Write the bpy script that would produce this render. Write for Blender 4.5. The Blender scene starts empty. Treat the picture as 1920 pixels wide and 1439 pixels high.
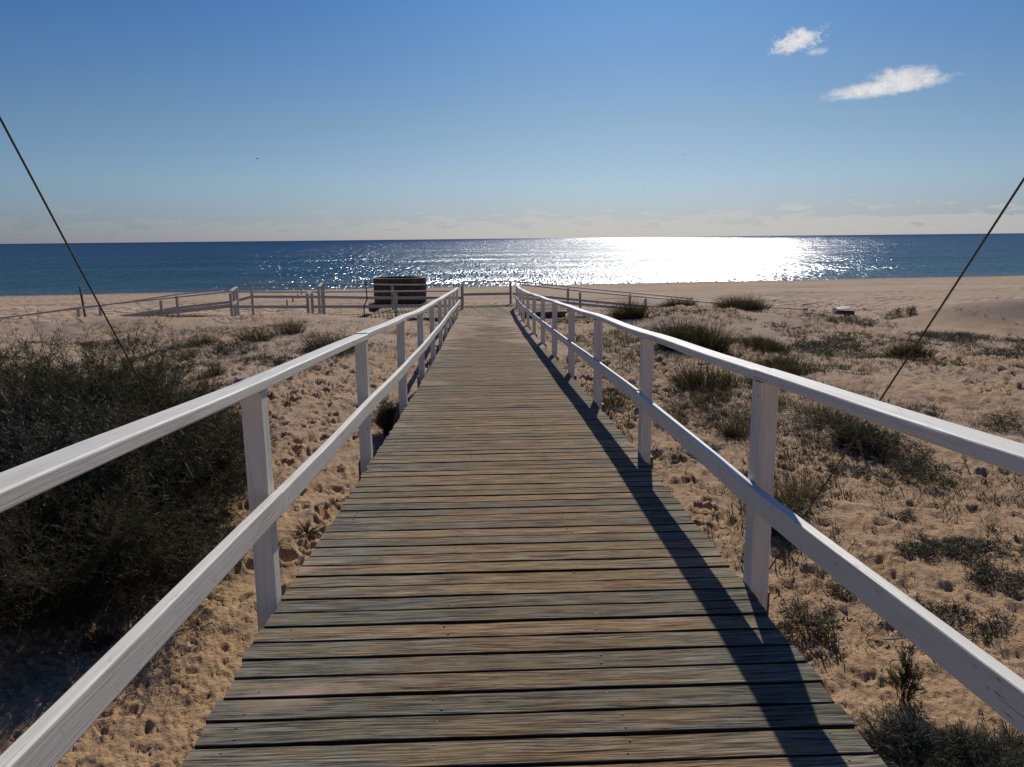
import bpy, math, random
import numpy as np
from mathutils import Vector, Matrix

SC = bpy.context.scene
COL = SC.collection
Z0 = 5.2            # eye height above the sea; heights below are given relative to the eye
R = math.radians

# ------------------------------------------------------------------ camera
yaw, pitch, roll = 0.034116, 0.186689, 0.0104
F = Vector((math.sin(yaw) * math.cos(pitch), math.cos(yaw) * math.cos(pitch), -math.sin(pitch)))
Rt = Vector((math.cos(yaw), -math.sin(yaw), 0)); U = Rt.cross(F)
R2 = Rt * math.cos(roll) - U * math.sin(roll); U2 = U * math.cos(roll) + Rt * math.sin(roll)
cam_d = bpy.data.cameras.new('camera'); cam = bpy.data.objects.new('camera', cam_d); COL.objects.link(cam)
m = Matrix((R2, U2, -F)).transposed().to_4x4(); m.translation = Vector((-0.1339, 0, Z0)); cam.matrix_world = m
cam_d.sensor_width = 36; cam_d.lens = 27.0; cam_d.clip_start = 0.05; cam_d.clip_end = 60000
SC.camera = cam

# ------------------------------------------------------------------ sky and sun
SUN_AZ, SUN_EL = R(11.45), R(34.0)
world = bpy.data.worlds.new('World'); SC.world = world; world.use_nodes = True


class NT:
    """tiny node-graph helper"""
    def __init__(s, tree): s.t = tree; s.n = tree.nodes; s.l = tree.links

    def put(s, sock, v):
        if isinstance(v, bpy.types.NodeSocket): s.l.new(v, sock)
        elif v is not None: sock.default_value = v

    def node(s, typ, props=None, ins=None, out=0):
        n = s.n.new(typ)
        for k, v in (props or {}).items(): setattr(n, k, v)
        for k, v in (ins or {}).items(): s.put(n.inputs[k], v)
        return n if out is None else n.outputs[out]

    def math(s, op, a, b=None, c=None, clamp=False):
        n = s.n.new('ShaderNodeMath'); n.operation = op; n.use_clamp = clamp
        s.put(n.inputs[0], a); s.put(n.inputs[1], b) if b is not None else 0
        if c is not None: s.put(n.inputs[2], c)
        return n.outputs[0]

    def vmath(s, op, a, b=None):
        n = s.n.new('ShaderNodeVectorMath'); n.operation = op; s.put(n.inputs[0], a)
        if b is not None: s.put(n.inputs[1], b)
        return n.outputs[0]

    def ramp(s, f, stops, interp='LINEAR'):
        n = s.n.new('ShaderNodeValToRGB'); n.color_ramp.interpolation = interp; s.put(n.inputs[0], f)
        e = n.color_ramp.elements
        while len(e) < len(stops): e.new(0.5)
        for el, (p, c) in zip(e, stops):
            el.position = p; el.color = (c, c, c, 1) if isinstance(c, (int, float)) else (*c, 1)
        return n.outputs[0]

    def noise(s, vec, scale, detail=3, rough=0.55, dist=0.0, w=None):
        n = s.n.new('ShaderNodeTexNoise'); s.put(n.inputs['Vector'], vec); n.inputs['Scale'].default_value = scale
        n.inputs['Detail'].default_value = detail; n.inputs['Roughness'].default_value = rough; n.inputs['Distortion'].default_value = dist
        return n.outputs[0]

    def mapping(s, vec, scale=(1, 1, 1), loc=(0, 0, 0), rot=(0, 0, 0)):
        n = s.n.new('ShaderNodeMapping'); s.put(n.inputs[0], vec)
        n.inputs['Scale'].default_value = scale; n.inputs['Location'].default_value = loc; n.inputs['Rotation'].default_value = rot
        return n.outputs[0]

    def mix(s, f, a, b, blend='MIX'):
        n = s.n.new('ShaderNodeMix'); n.data_type = 'RGBA'; n.blend_type = blend
        s.put(n.inputs[0], f)
        for k, v in ((6, a), (7, b)):
            if isinstance(v, tuple): v = (*v, 1) if len(v) == 3 else v
            s.put(n.inputs[k], v)
        return n.outputs[2]

    def bump(s, h, strength, dist, normal=None):
        n = s.n.new('ShaderNodeBump'); s.put(n.inputs['Height'], h); s.put(n.inputs['Strength'], strength); n.inputs['Distance'].default_value = dist
        if normal is not None: s.put(n.inputs['Normal'], normal)
        return n.outputs[0]


w = NT(world.node_tree); w.n.clear()
SKY = 0.085
sky = w.node('ShaderNodeTexSky', dict(sky_type='NISHITA', sun_disc=False, sun_elevation=SUN_EL, sun_rotation=SUN_AZ, altitude=0, air_density=1.0, dust_density=0.7, ozone_density=2.2))
tc = w.node('ShaderNodeTexCoord', out=None).outputs['Generated']
sep = w.node('ShaderNodeSeparateXYZ', ins={0: tc}, out=None)
X, Y, Z = sep.outputs
az = w.math('MULTIPLY', w.math('ARCTAN2', X, Y), 57.29578)          # degrees to the right of the boardwalk's line
el = w.math('MULTIPLY', w.math('ARCSINE', Z), 57.29578)
pos = w.node('ShaderNodeCombineXYZ', ins={0: az, 1: el})
# the grade of the clear sky: deeper blue overhead, paler and greyer towards the sea
hz = w.ramp(w.math('DIVIDE', el, 30.0, clamp=True), [(0.0, (0.355, 0.455, 0.77)), (0.05, (0.345, 0.45, 0.71)), (0.13, (0.37, 0.495, 0.70)), (0.26, (0.335, 0.465, 0.61)), (0.53, (0.185, 0.38, 0.65)), (1.0, (0.10, 0.26, 0.60))])
skyc = w.mix(1.0, sky, hz, 'MULTIPLY')


def cloud(a0, e0, wa, we, rot, seed, nscale, k, top):
    p = w.mapping(pos, loc=(-a0, -e0, 0))
    p = w.mapping(p, rot=(0, 0, -rot))
    q = w.mapping(p, scale=(1 / wa, 1 / we, 0))
    d = w.node('ShaderNodeVectorMath', dict(operation='LENGTH'), {0: q}, out='Value')
    n1 = w.noise(w.mapping(p, loc=(seed, seed * 2, 0), scale=(1, 1.5, 1)), nscale, 7, 0.62, 0.4)
    v = w.math('ADD', w.math('SUBTRACT', 1.0, d), w.math('MULTIPLY', w.math('SUBTRACT', n1, 0.5), k))
    return w.ramp(v, [(0.0, 0.0), (top, 1.0)], 'EASE'), n1


c1, n1 = cloud(21.35, 12.40, 1.9, 0.85, R(12), 21.0, 1.6, 2.0, 0.7)
c1b, _ = cloud(22.7, 11.7, 0.95, 0.28, R(4), 9.0, 2.2, 1.2, 0.8)
c2, n2 = cloud(26.9, 9.20, 4.4, 0.60, R(4), 7.0, 1.5, 0.8, 0.6)
c2b, n3 = cloud(28.0, 9.65, 2.5, 0.85, R(0), 12.0, 1.8, 1.0, 0.7)
cl = w.math('MAXIMUM', w.math('MAXIMUM', c1, w.math('MULTIPLY', c1b, 0.6)), w.math('MAXIMUM', c2, c2b))
shade = w.ramp(w.noise(w.mapping(pos, loc=(4, 1, 0)), 1.3, 5, 0.6), [(0.35, (6.9, 7.0, 7.4)), (0.60, (9.3, 9.2, 9.2))])
skyc = w.mix(w.math('MULTIPLY', cl, 0.93), skyc, shade)
# low far bank over the sea, thicker under the sun, with small lit tops
nb = w.noise(w.mapping(pos, scale=(0.30, 1.3, 1)), 1.3, 7, 0.62, 0.25)
wide = w.ramp(w.math('DIVIDE', w.math('ADD', az, 40.0), 80.0, clamp=True), [(0.05, 0.12), (0.36, 0.25), (0.52, 1.0), (0.75, 1.15), (1.0, 0.9)])
tops = w.math('ADD', 0.9, w.math('MULTIPLY', w.math('SUBTRACT', nb, 0.42), 7.0))
bk = w.math('MULTIPLY', w.ramp(w.math('SUBTRACT', tops, w.math('MULTIPLY', el, 0.98)), [(0.0, 0.0), (0.35, 1.0)], 'EASE'), w.math('MULTIPLY', wide, 0.55))
bank_col = w.mix(0.8, skyc, (6.9, 6.75, 6.4))
skyc = w.mix(bk, skyc, bank_col)
bg = w.node('ShaderNodeBackground', ins={0: skyc, 1: SKY})
w.l.new(bg, w.node('ShaderNodeOutputWorld', out=None).inputs[0])

sun_d = bpy.data.lights.new('sun', 'SUN'); sun = bpy.data.objects.new('sun', sun_d); COL.objects.link(sun)
sun_d.energy = 3.2; sun_d.angle = R(0.53); sun_d.color = (1.0, 0.95, 0.87)
SD = Vector((math.sin(SUN_AZ) * math.cos(SUN_EL), math.cos(SUN_AZ) * math.cos(SUN_EL), math.sin(SUN_EL)))
sun.rotation_euler = SD.to_track_quat('Z', 'Y').to_euler(); sun.location = (10, 40, 40)

SC.view_settings.view_transform = 'Standard'; SC.view_settings.look = 'None'
SC.view_settings.exposure = 0.0; SC.view_settings.gamma = 1.0; SC.view_settings.use_curve_mapping = False
SC.cycles.max_bounces = 6; SC.cycles.diffuse_bounces = 3; SC.cycles.glossy_bounces = 3; SC.cycles.transparent_max_bounces = 6
SC.cycles.sample_clamp_indirect = 6.0

rnd = random.Random(7)
rng = np.random.default_rng(11)


# ------------------------------------------------------------------ mesh helpers
def mesh_np(name, V, Fq, mat=None, smooth=False, uv=None, mats=None, midx=None):
    me = bpy.data.meshes.new(name)
    V = np.asarray(V, np.float32); Fq = np.asarray(Fq, np.int32)
    k = Fq.shape[1]
    me.vertices.add(len(V)); me.vertices.foreach_set('co', V.ravel())
    me.loops.add(Fq.size); me.loops.foreach_set('vertex_index', Fq.ravel())
    me.polygons.add(len(Fq)); me.polygons.foreach_set('loop_start', np.arange(0, Fq.size, k, dtype=np.int32))
    me.polygons.foreach_set('use_smooth', np.full(len(Fq), bool(smooth)))
    if mat: me.materials.append(mat)
    if mats:
        for q in mats: me.materials.append(q)
        me.polygons.foreach_set('material_index', np.asarray(midx, np.int32))
    if uv is not None:
        l = me.uv_layers.new(name='UVMap'); l.data.foreach_set('uv', np.asarray(uv, np.float32).ravel())
    me.update(calc_edges=True); me.validate()
    return me


def link(name, me, parent=None, loc=None, rot=None):
    o = bpy.data.objects.new(name, me); COL.objects.link(o)
    if parent: o.parent = parent
    if loc is not None: o.location = loc
    if rot is not None: o.rotation_euler = rot
    return o


def tag(o, label=None, cat=None, group=None, kind=None):
    if label: o['label'] = label
    if cat: o['category'] = cat
    if group: o['group'] = group
    if kind: o['kind'] = kind
    return o


def empty(name, loc=(0, 0, 0)):
    o = bpy.data.objects.new(name, None); COL.objects.link(o); o.location = loc; o.empty_display_size = 0.2
    return o


def section(wd, ht, r, n):
    """rounded rectangle, counter-clockwise, centred"""
    pts = []
    for cx, cy, a0 in ((wd / 2 - r, ht / 2 - r, 0), (-wd / 2 + r, ht / 2 - r, 90), (-wd / 2 + r, -ht / 2 + r, 180), (wd / 2 - r, -ht / 2 + r, 270)):
        for i in range(n + 1):
            a = R(a0 + 90 * i / n); pts.append((cx + r * math.cos(a), cy + r * math.sin(a)))
    return pts


def beam(pts, wd, ht, r=0.006, n=2, up=(0, 0, 1), wob=0.0, twist=None, side=None):
    """sweep a rounded rectangle along points; returns verts, quads, uv (metres along, round)"""
    S = section(wd, ht, r, n); k = len(S)
    P = [Vector(p) for p in pts]; V = []; UV = []; L = 0
    per = [0]
    for i in range(k): a, b = S[i], S[(i + 1) % k]; per.append(per[-1] + math.hypot(b[0] - a[0], b[1] - a[1]))
    rows = []
    for i, p in enumerate(P):
        t = (P[min(i + 1, len(P) - 1)] - P[max(i - 1, 0)]).normalized()
        sd = Vector(side) if side else t.cross(Vector(up))
        sd = (sd - t * sd.dot(t)).normalized(); u = sd.cross(t).normalized()
        if i: L += (p - P[i - 1]).length
        tw = twist[i] if twist else 0
        c, s = math.cos(tw), math.sin(tw)
        row = []
        for (a, b) in S:
            a2 = a * c - b * s; b2 = a * s + b * c
            q = p + sd * a2 + u * b2
            if wob: q += Vector((rnd.uniform(-wob, wob), rnd.uniform(-wob, wob), rnd.uniform(-wob, wob)))
            row.append(len(V)); V.append(q)
        rows.append((row, L))
    Fc = []
    for i in range(len(rows) - 1):
        r0, l0 = rows[i]; r1, l1 = rows[i + 1]
        for j in range(k):
            j2 = (j + 1) % k
            Fc.append((r0[j], r1[j], r1[j2], r0[j2])); UV += [(l0, per[j]), (l1, per[j]), (l1, per[j + 1]), (l0, per[j + 1])]
    for (row, l), fl in ((rows[0], False), (rows[-1], True)):
        # cap as a quad fan around the loop
        c0 = sum((V[i] for i in row), Vector()) / k; ci = len(V); V.append(c0)
        for j in range(0, k, 2):
            a, b, c = row[j], row[(j + 1) % k], row[(j + 2) % k]
            q = (ci, c, b, a) if not fl else (ci, a, b, c)
            Fc.append(q); UV += [(l, 0.3), (l + .01, 0.31), (l + .01, .30), (l, .31)]
    return V, Fc, UV


def beam_obj(name, pts, wd, ht, mat, parent=None, **kw):
    V, Fc, UV = beam(pts, wd, ht, **kw)
    return link(name, mesh_np(name, [tuple(v) for v in V], Fc, mat, uv=UV), parent)


def tube(pts, r, k=6):
    P = [Vector(p) for p in pts]; V = []; Fc = []
    for i, p in enumerate(P):
        t = (P[min(i + 1, len(P) - 1)] - P[max(i - 1, 0)]).normalized()
        a = t.cross(Vector((0.3, 0.9, 0.2))).normalized(); b = t.cross(a)
        rr = r[i] if isinstance(r, (list, tuple)) else r
        for j in range(k):
            an = 2 * math.pi * j / k; V.append(tuple(p + (a * math.cos(an) + b * math.sin(an)) * rr))
    for i in range(len(P) - 1):
        for j in range(k):
            Fc.append((i * k + j, i * k + (j + 1) % k, (i + 1) * k + (j + 1) % k, (i + 1) * k + j))
    for e, base in ((0, 0), (1, (len(P) - 1) * k)):
        for j in range(1, k - 2, 2):
            q = (base, base + j, base + j + 1, base + j + 2); Fc.append(q[::-1] if e else q)
    return V, Fc


def tube_obj(name, pts, r, mat, parent=None, k=6):
    V, Fc = tube(pts, r, k)
    return link(name, mesh_np(name, V, Fc, mat, smooth=True), parent)


def join(parts):
    V = []; Fc = []; n = 0
    for v, f in parts:
        v = np.asarray([tuple(q) for q in v], np.float32); f = np.asarray(f, np.int32)
        V.append(v); Fc.append(f + n); n += len(v)
    return np.concatenate(V), np.concatenate(Fc)


# ------------------------------------------------------------------ terrain
def hash2(ix, iy, s):
    ix = np.asarray(ix); iy = np.asarray(iy)
    h = (ix.astype(np.int64) * 374761393 + iy.astype(np.int64) * 668265263 + s * 982451653) & 0xFFFFFFFF
    h = ((h ^ (h >> 13)) * 1274126177) & 0xFFFFFFFF
    h = ((h ^ (h >> 16)) * 2246822519) & 0xFFFFFFFF
    return ((h ^ (h >> 15)) & 0xFFFFFF) / float(0xFFFFFF)


def vnoise(x, y, s=0):
    ix = np.floor(x); iy = np.floor(y)
    fx = x - ix; fy = y - iy
    fx = fx * fx * fx * (fx * (fx * 6 - 15) + 10); fy = fy * fy * fy * (fy * (fy * 6 - 15) + 10)
    a = hash2(ix, iy, s); b = hash2(ix + 1, iy, s); c = hash2(ix, iy + 1, s); d = hash2(ix + 1, iy + 1, s)
    return (a + (b - a) * fx) * (1 - fy) + (c + (d - c) * fx) * fy - 0.5


def fbm(x, y, s=0, o=4):
    r = 0; amp = 1.0
    for k in range(o):
        r = r + amp * vnoise(x * 2 ** k + 17.3 * k, y * 2 ** k - 9.1 * k, s + k); amp *= 0.5
    return r


def pits(x, y, cell, s, occ, lo, hi, stretch=1.0):
    """soft craters scattered one per cell: a hollow with a low pushed-up rim"""
    X = x / cell + 0.55 * vnoise(x * 1.7 / cell, y * 1.7 / cell, s + 7); Y = y / cell + 0.55 * vnoise(x * 1.7 / cell, y * 1.7 / cell, s + 8); out = np.zeros_like(X)
    ix0 = np.floor(X); iy0 = np.floor(Y)
    for dx in (-1, 0, 1):
        for dy in (-1, 0, 1):
            ix = ix0 + dx; iy = iy0 + dy
            px = ix + hash2(ix, iy, s); py = iy + hash2(ix, iy, s + 1)
            r = lo + (hi - lo) * hash2(ix, iy, s + 2)
            on = hash2(ix, iy, s + 3) < occ
            an = hash2(ix, iy, s + 4) * 3.14159
            ca = np.cos(an); sa = np.sin(an)
            u = ((X - px) * ca + (Y - py) * sa) * stretch; v = -(X - px) * sa + (Y - py) * ca
            q = np.sqrt(u * u + v * v) / r
            prof = np.where(q < 1, -np.clip(1 - q * q, 0, 1) ** 1.5, 0) + 0.45 * np.exp(-((q - 1.12) / 0.22) ** 2)
            out += np.where(on, prof * r, 0)
    return out * cell


GY = [-30, -5, 0, 3, 6, 8, 10, 12, 15, 20, 25, 30, 32, 40, 60, 86, 110, 200, 30000]
GZ = [-3.1, -3.05, -3.0, -2.93, -2.84, -2.76, -2.64, -2.55, -2.47, -2.52, -2.68, -2.87, -2.96, -3.30, -4.12, -5.2, -6.2, -9.0, -9.0]
DY = [-2, 0, 2.0, 2.5, 3.3, 4.3, 5.6, 7.4, 9.6, 12.5, 16.0, 20.0, 24.0, 28.0, 33.0]
DZ = [-1.549, -1.549, -1.549, -1.549, -1.57, -1.618, -1.67, -1.762, -1.88, -2.019, -2.184, -2.348, -2.53, -2.64, -2.66]
DC = [0, 0, -0.012, -0.02, -0.014, 0.003, 0.017, 0.03, 0.032, 0.023, 0.009, -0.02, -0.02, 0, 0]


def smooth_interp(x, xs, ys):
    # average of shifted linear interpolations rounds the knots
    w = 0.35
    return (np.interp(x - w, xs, ys) + 2 * np.interp(x, xs, ys) + np.interp(x + w, xs, ys)) / 4


def deck_z(y): return smooth_interp(y, DY, DZ)
def deck_c(y): return smooth_interp(y, DY, DC)


def bump2(x, y, cx, cy, sx, sy, h, rot=0.0):
    c, s = np.cos(rot), np.sin(rot)
    u = ((x - cx) * c + (y - cy) * s) / sx; v = (-(x - cx) * s + (y - cy) * c) / sy
    return h * np.exp(-(u * u + v * v))


def ground_base(x, y):
    z = (np.interp(y - 1.5, GY, GZ) + np.interp(y, GY, GZ) + np.interp(y + 1.5, GY, GZ)) / 3
    z = z + np.clip(x, -80, 90) * 0.0052 * np.clip((y - 30) / 20, 0, 1)
    side = np.clip((np.abs(x) - 1.2) / 2.2, 0, 1)
    m = bump2(x, y, -10.5, 24.0, 7.5, 2.2, 0.42) + bump2(x, y, -5.0, 17.5, 3.2, 4.5, 0.20)
    m += bump2(x, y, 7.2, 23.3, 4.2, 3.6, 0.50) + bump2(x, y, 14.3, 21.5, 2.4, 1.7, 0.62) + bump2(x, y, 19.5, 20.0, 4.0, 2.0, 0.62)
    m += bump2(x, y, 5.0, 15.0, 3.0, 3.5, 0.16) + bump2(x, y, 3.8, 7.5, 1.6, 2.6, 0.10) + bump2(x, y, -6.0, 6.5, 3.5, 2.5, 0.12)
    z = z + m * side
    # broad undulation
    land = np.clip((60 - y) / 25, 0, 1)
    z = z + (0.11 + 0.13 * np.clip((y - 9) / 5, 0, 1)) * side * land * fbm(x / 2.9, y / 3.6, 5, 3) + 0.03 * fbm(x / 7.0, y / 9.0, 9, 2)
    return z


def ground_fine(x, y):
    r = np.hypot(x, y)
    a = np.clip((48 - r) / 20, 0, 1)
    msk = np.clip(0.5 + 2.6 * fbm(x / 2.4, y / 2.4, 31, 2), 0, 1)
    msk = np.clip(msk + bump2(x, y, -3.2, 12.5, 2.6, 5.0, 0.9) + bump2(x, y, 2.2, 9.0, 1.2, 5.0, 0.5) + bump2(x, y, 9.0, 11.5, 2.5, 4.0, 0.7), 0, 1)
    f = 0.040 * fbm(x / 0.55, y / 0.55, 41, 3) * a
    f += pits(x, y, 0.27, 51, 0.95, 0.18, 0.52, 1.5) * 1.15 * (1 - 0.55 * np.clip((x - 1.8) / 1.5, 0, 1) * np.clip((11 - y) / 3, 0, 1)) * msk * a * (0.22 + 0.65 * np.clip((r - 5.5) / 3, 0, 1))
    near = np.clip((22 - r) / 8, 0, 1)
    f += pits(x, y, 0.13, 61, 0.85, 0.18, 0.48, 1.3) * 0.46 * (0.45 + 0.55 * (1 - msk)) * near
    near2 = np.clip((11 - r) / 4, 0, 1)
    f += pits(x, y, 0.06, 71, 0.8, 0.2, 0.5) * 0.5 * near2
    f += 0.024 * np.maximum(fbm(x / 0.16 + 3, y / 0.13, 91, 3) + 0.10, -0.12) * near
    f += 0.014 * fbm(x / 0.06, y / 0.06, 81, 2) * near2
    # smooth wind-blown dunes stay smooth
    sm = 1 - np.clip(bump2(x, y, 14.0, 22.5, 2.6, 2.6, 1.3), 0, 0.92)
    return f * sm


def ground_z(x, y, fine=True):
    x = np.asarray(x, float); y = np.asarray(y, float)
    z = ground_base(x, y)
    if fine: z = z + ground_fine(x, y)
    dz = deck_z(y); dx = np.abs(x - deck_c(y))
    under = (dx < 1.25) & (y < 33) & (y > -3)
    cap = dz - 0.10 + np.clip((dx - 1.02) / 0.23, 0, 1) * 0.12
    # a drift of sand lies over the left edge of the boards near the end
    spill = bump2(x, y, -1.15, 21.3, 0.55, 2.4, 0.16) + bump2(x, y, 1.2, 20.8, 0.22, 0.9, 0.10)
    z = np.where(under, np.minimum(z, cap + spill), z)
    plat = (x > -4.4) & (x < 3.1) & (y > 25.9) & (y < 31.6)
    z = np.where(plat, np.minimum(z, -2.86), z)
    return z


# ------------------------------------------------------------------ materials
def new_mat(name):
    m = bpy.data.materials.new(name); m.use_nodes = True; t = NT(m.node_tree); t.n.clear()
    out = t.node('ShaderNodeOutputMaterial', out=None); b = t.node('ShaderNodeBsdfPrincipled', out=None)
    t.l.new(b.outputs[0], out.inputs[0]); return m, t, b


def geo_pos(t): return t.node('ShaderNodeNewGeometry', out=None).outputs['Position']


def mat_sand():
    m, t, b = new_mat('sand'); p = geo_pos(t)
    big = t.noise(p, 0.35, 3); mid = t.noise(p, 2.2, 4, 0.6); fine = t.noise(p, 22, 5, 0.7); gr = t.noise(p, 160, 3, 0.8)
    c = t.ramp(t.math('ADD', t.math('MULTIPLY', mid, 0.5), t.math('MULTIPLY', fine, 0.5)), [(0.32, (0.45, 0.265, 0.125)), (0.5, (0.62, 0.385, 0.195)), (0.68, (0.73, 0.49, 0.285))])
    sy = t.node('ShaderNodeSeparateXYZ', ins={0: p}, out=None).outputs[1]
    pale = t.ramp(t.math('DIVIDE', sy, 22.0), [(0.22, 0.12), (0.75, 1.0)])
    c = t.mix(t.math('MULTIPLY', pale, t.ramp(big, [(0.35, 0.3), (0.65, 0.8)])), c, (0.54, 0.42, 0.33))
    c = t.mix(t.ramp(gr, [(0.3, 0.0), (0.75, 0.45)]), c, (0.30, 0.20, 0.125))
    # broken shell, seeds and plant litter
    sp = t.node('ShaderNodeTexVoronoi', dict(feature='F1'), {'Vector': t.mapping(p, scale=(1, 1, .3)), 'Scale': 26.0})
    lit = t.math('MULTIPLY', t.ramp(sp, [(0.10, 1.0), (0.22, 0.0)]), t.ramp(t.noise(p, 1.1, 4, 0.65), [(0.50, 0.0), (0.62, 0.9)]))
    c = t.mix(lit, c, (0.085, 0.065, 0.045))
    sp2 = t.node('ShaderNodeTexVoronoi', dict(feature='F1'), {'Vector': t.mapping(p, loc=(3, 7, 0), scale=(1, 1, .3)), 'Scale': 9.0})
    c = t.mix(t.ramp(sp2, [(0.035, 0.8), (0.07, 0.0)]), c, (0.62, 0.58, 0.52))
    wr = t.noise(t.mapping(p, scale=(0.045, 0.42, 1)), 1.0, 5, 0.65)
    fz = t.ramp(t.math('DIVIDE', sy, 60.0), [(0.5, 0.0), (0.62, 1.0)])
    c = t.mix(t.math('MULTIPLY', fz, t.ramp(wr, [(0.50, 0.0), (0.64, 0.55)])), c, (0.33, 0.225, 0.15))
    c = t.mix(t.math('MULTIPLY', fz, t.ramp(wr, [(0.34, 0.5), (0.46, 0.0)])), c, (0.60, 0.49, 0.39))
    # damp strip where the waves reach
    sx = t.node('ShaderNodeSeparateXYZ', ins={0: p}, out=None)
    wet = t.ramp(t.math('ADD', sx.outputs[2], t.math('MULTIPLY', t.math('SUBTRACT', t.noise(p, 0.12, 3), 0.5), 0.25)), [(0.10, 1.0), (0.28, 0.0)])
    c = t.mix(t.math('MULTIPLY', wet, 0.55), c, (0.20, 0.14, 0.095))
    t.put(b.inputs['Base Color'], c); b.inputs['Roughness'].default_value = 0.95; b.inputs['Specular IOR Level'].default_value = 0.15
    dist = t.node('ShaderNodeVectorMath', dict(operation='LENGTH'), {0: t.mapping(p, scale=(1, 1, 0))}, out='Value')
    h1 = t.noise(p, 60, 4, 0.7); h2 = t.noise(p, 20, 4, 0.6)
    # trampled beach beyond the dunes: hollows too far off to model
    v = t.node('ShaderNodeTexVoronoi', dict(feature='SMOOTH_F1'), {'Vector': p, 'Scale': 2.2, 'Smoothness': 0.6})
    far = t.ramp(t.math('DIVIDE', dist, 60.0), [(0.40, 0.0), (0.62, 1.0)])
    far = t.math('MULTIPLY', far, t.ramp(t.noise(p, 0.16, 3), [(0.38, 0.15), (0.6, 1.0)]))
    nb = t.bump(h1, 1.0, 0.010)
    nb = t.bump(h2, 0.9, 0.022, nb)
    nb = t.bump(v, t.math('MULTIPLY', far, 1.0), 0.40, nb)
    t.put(b.inputs['Normal'], nb)
    return m


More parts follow.
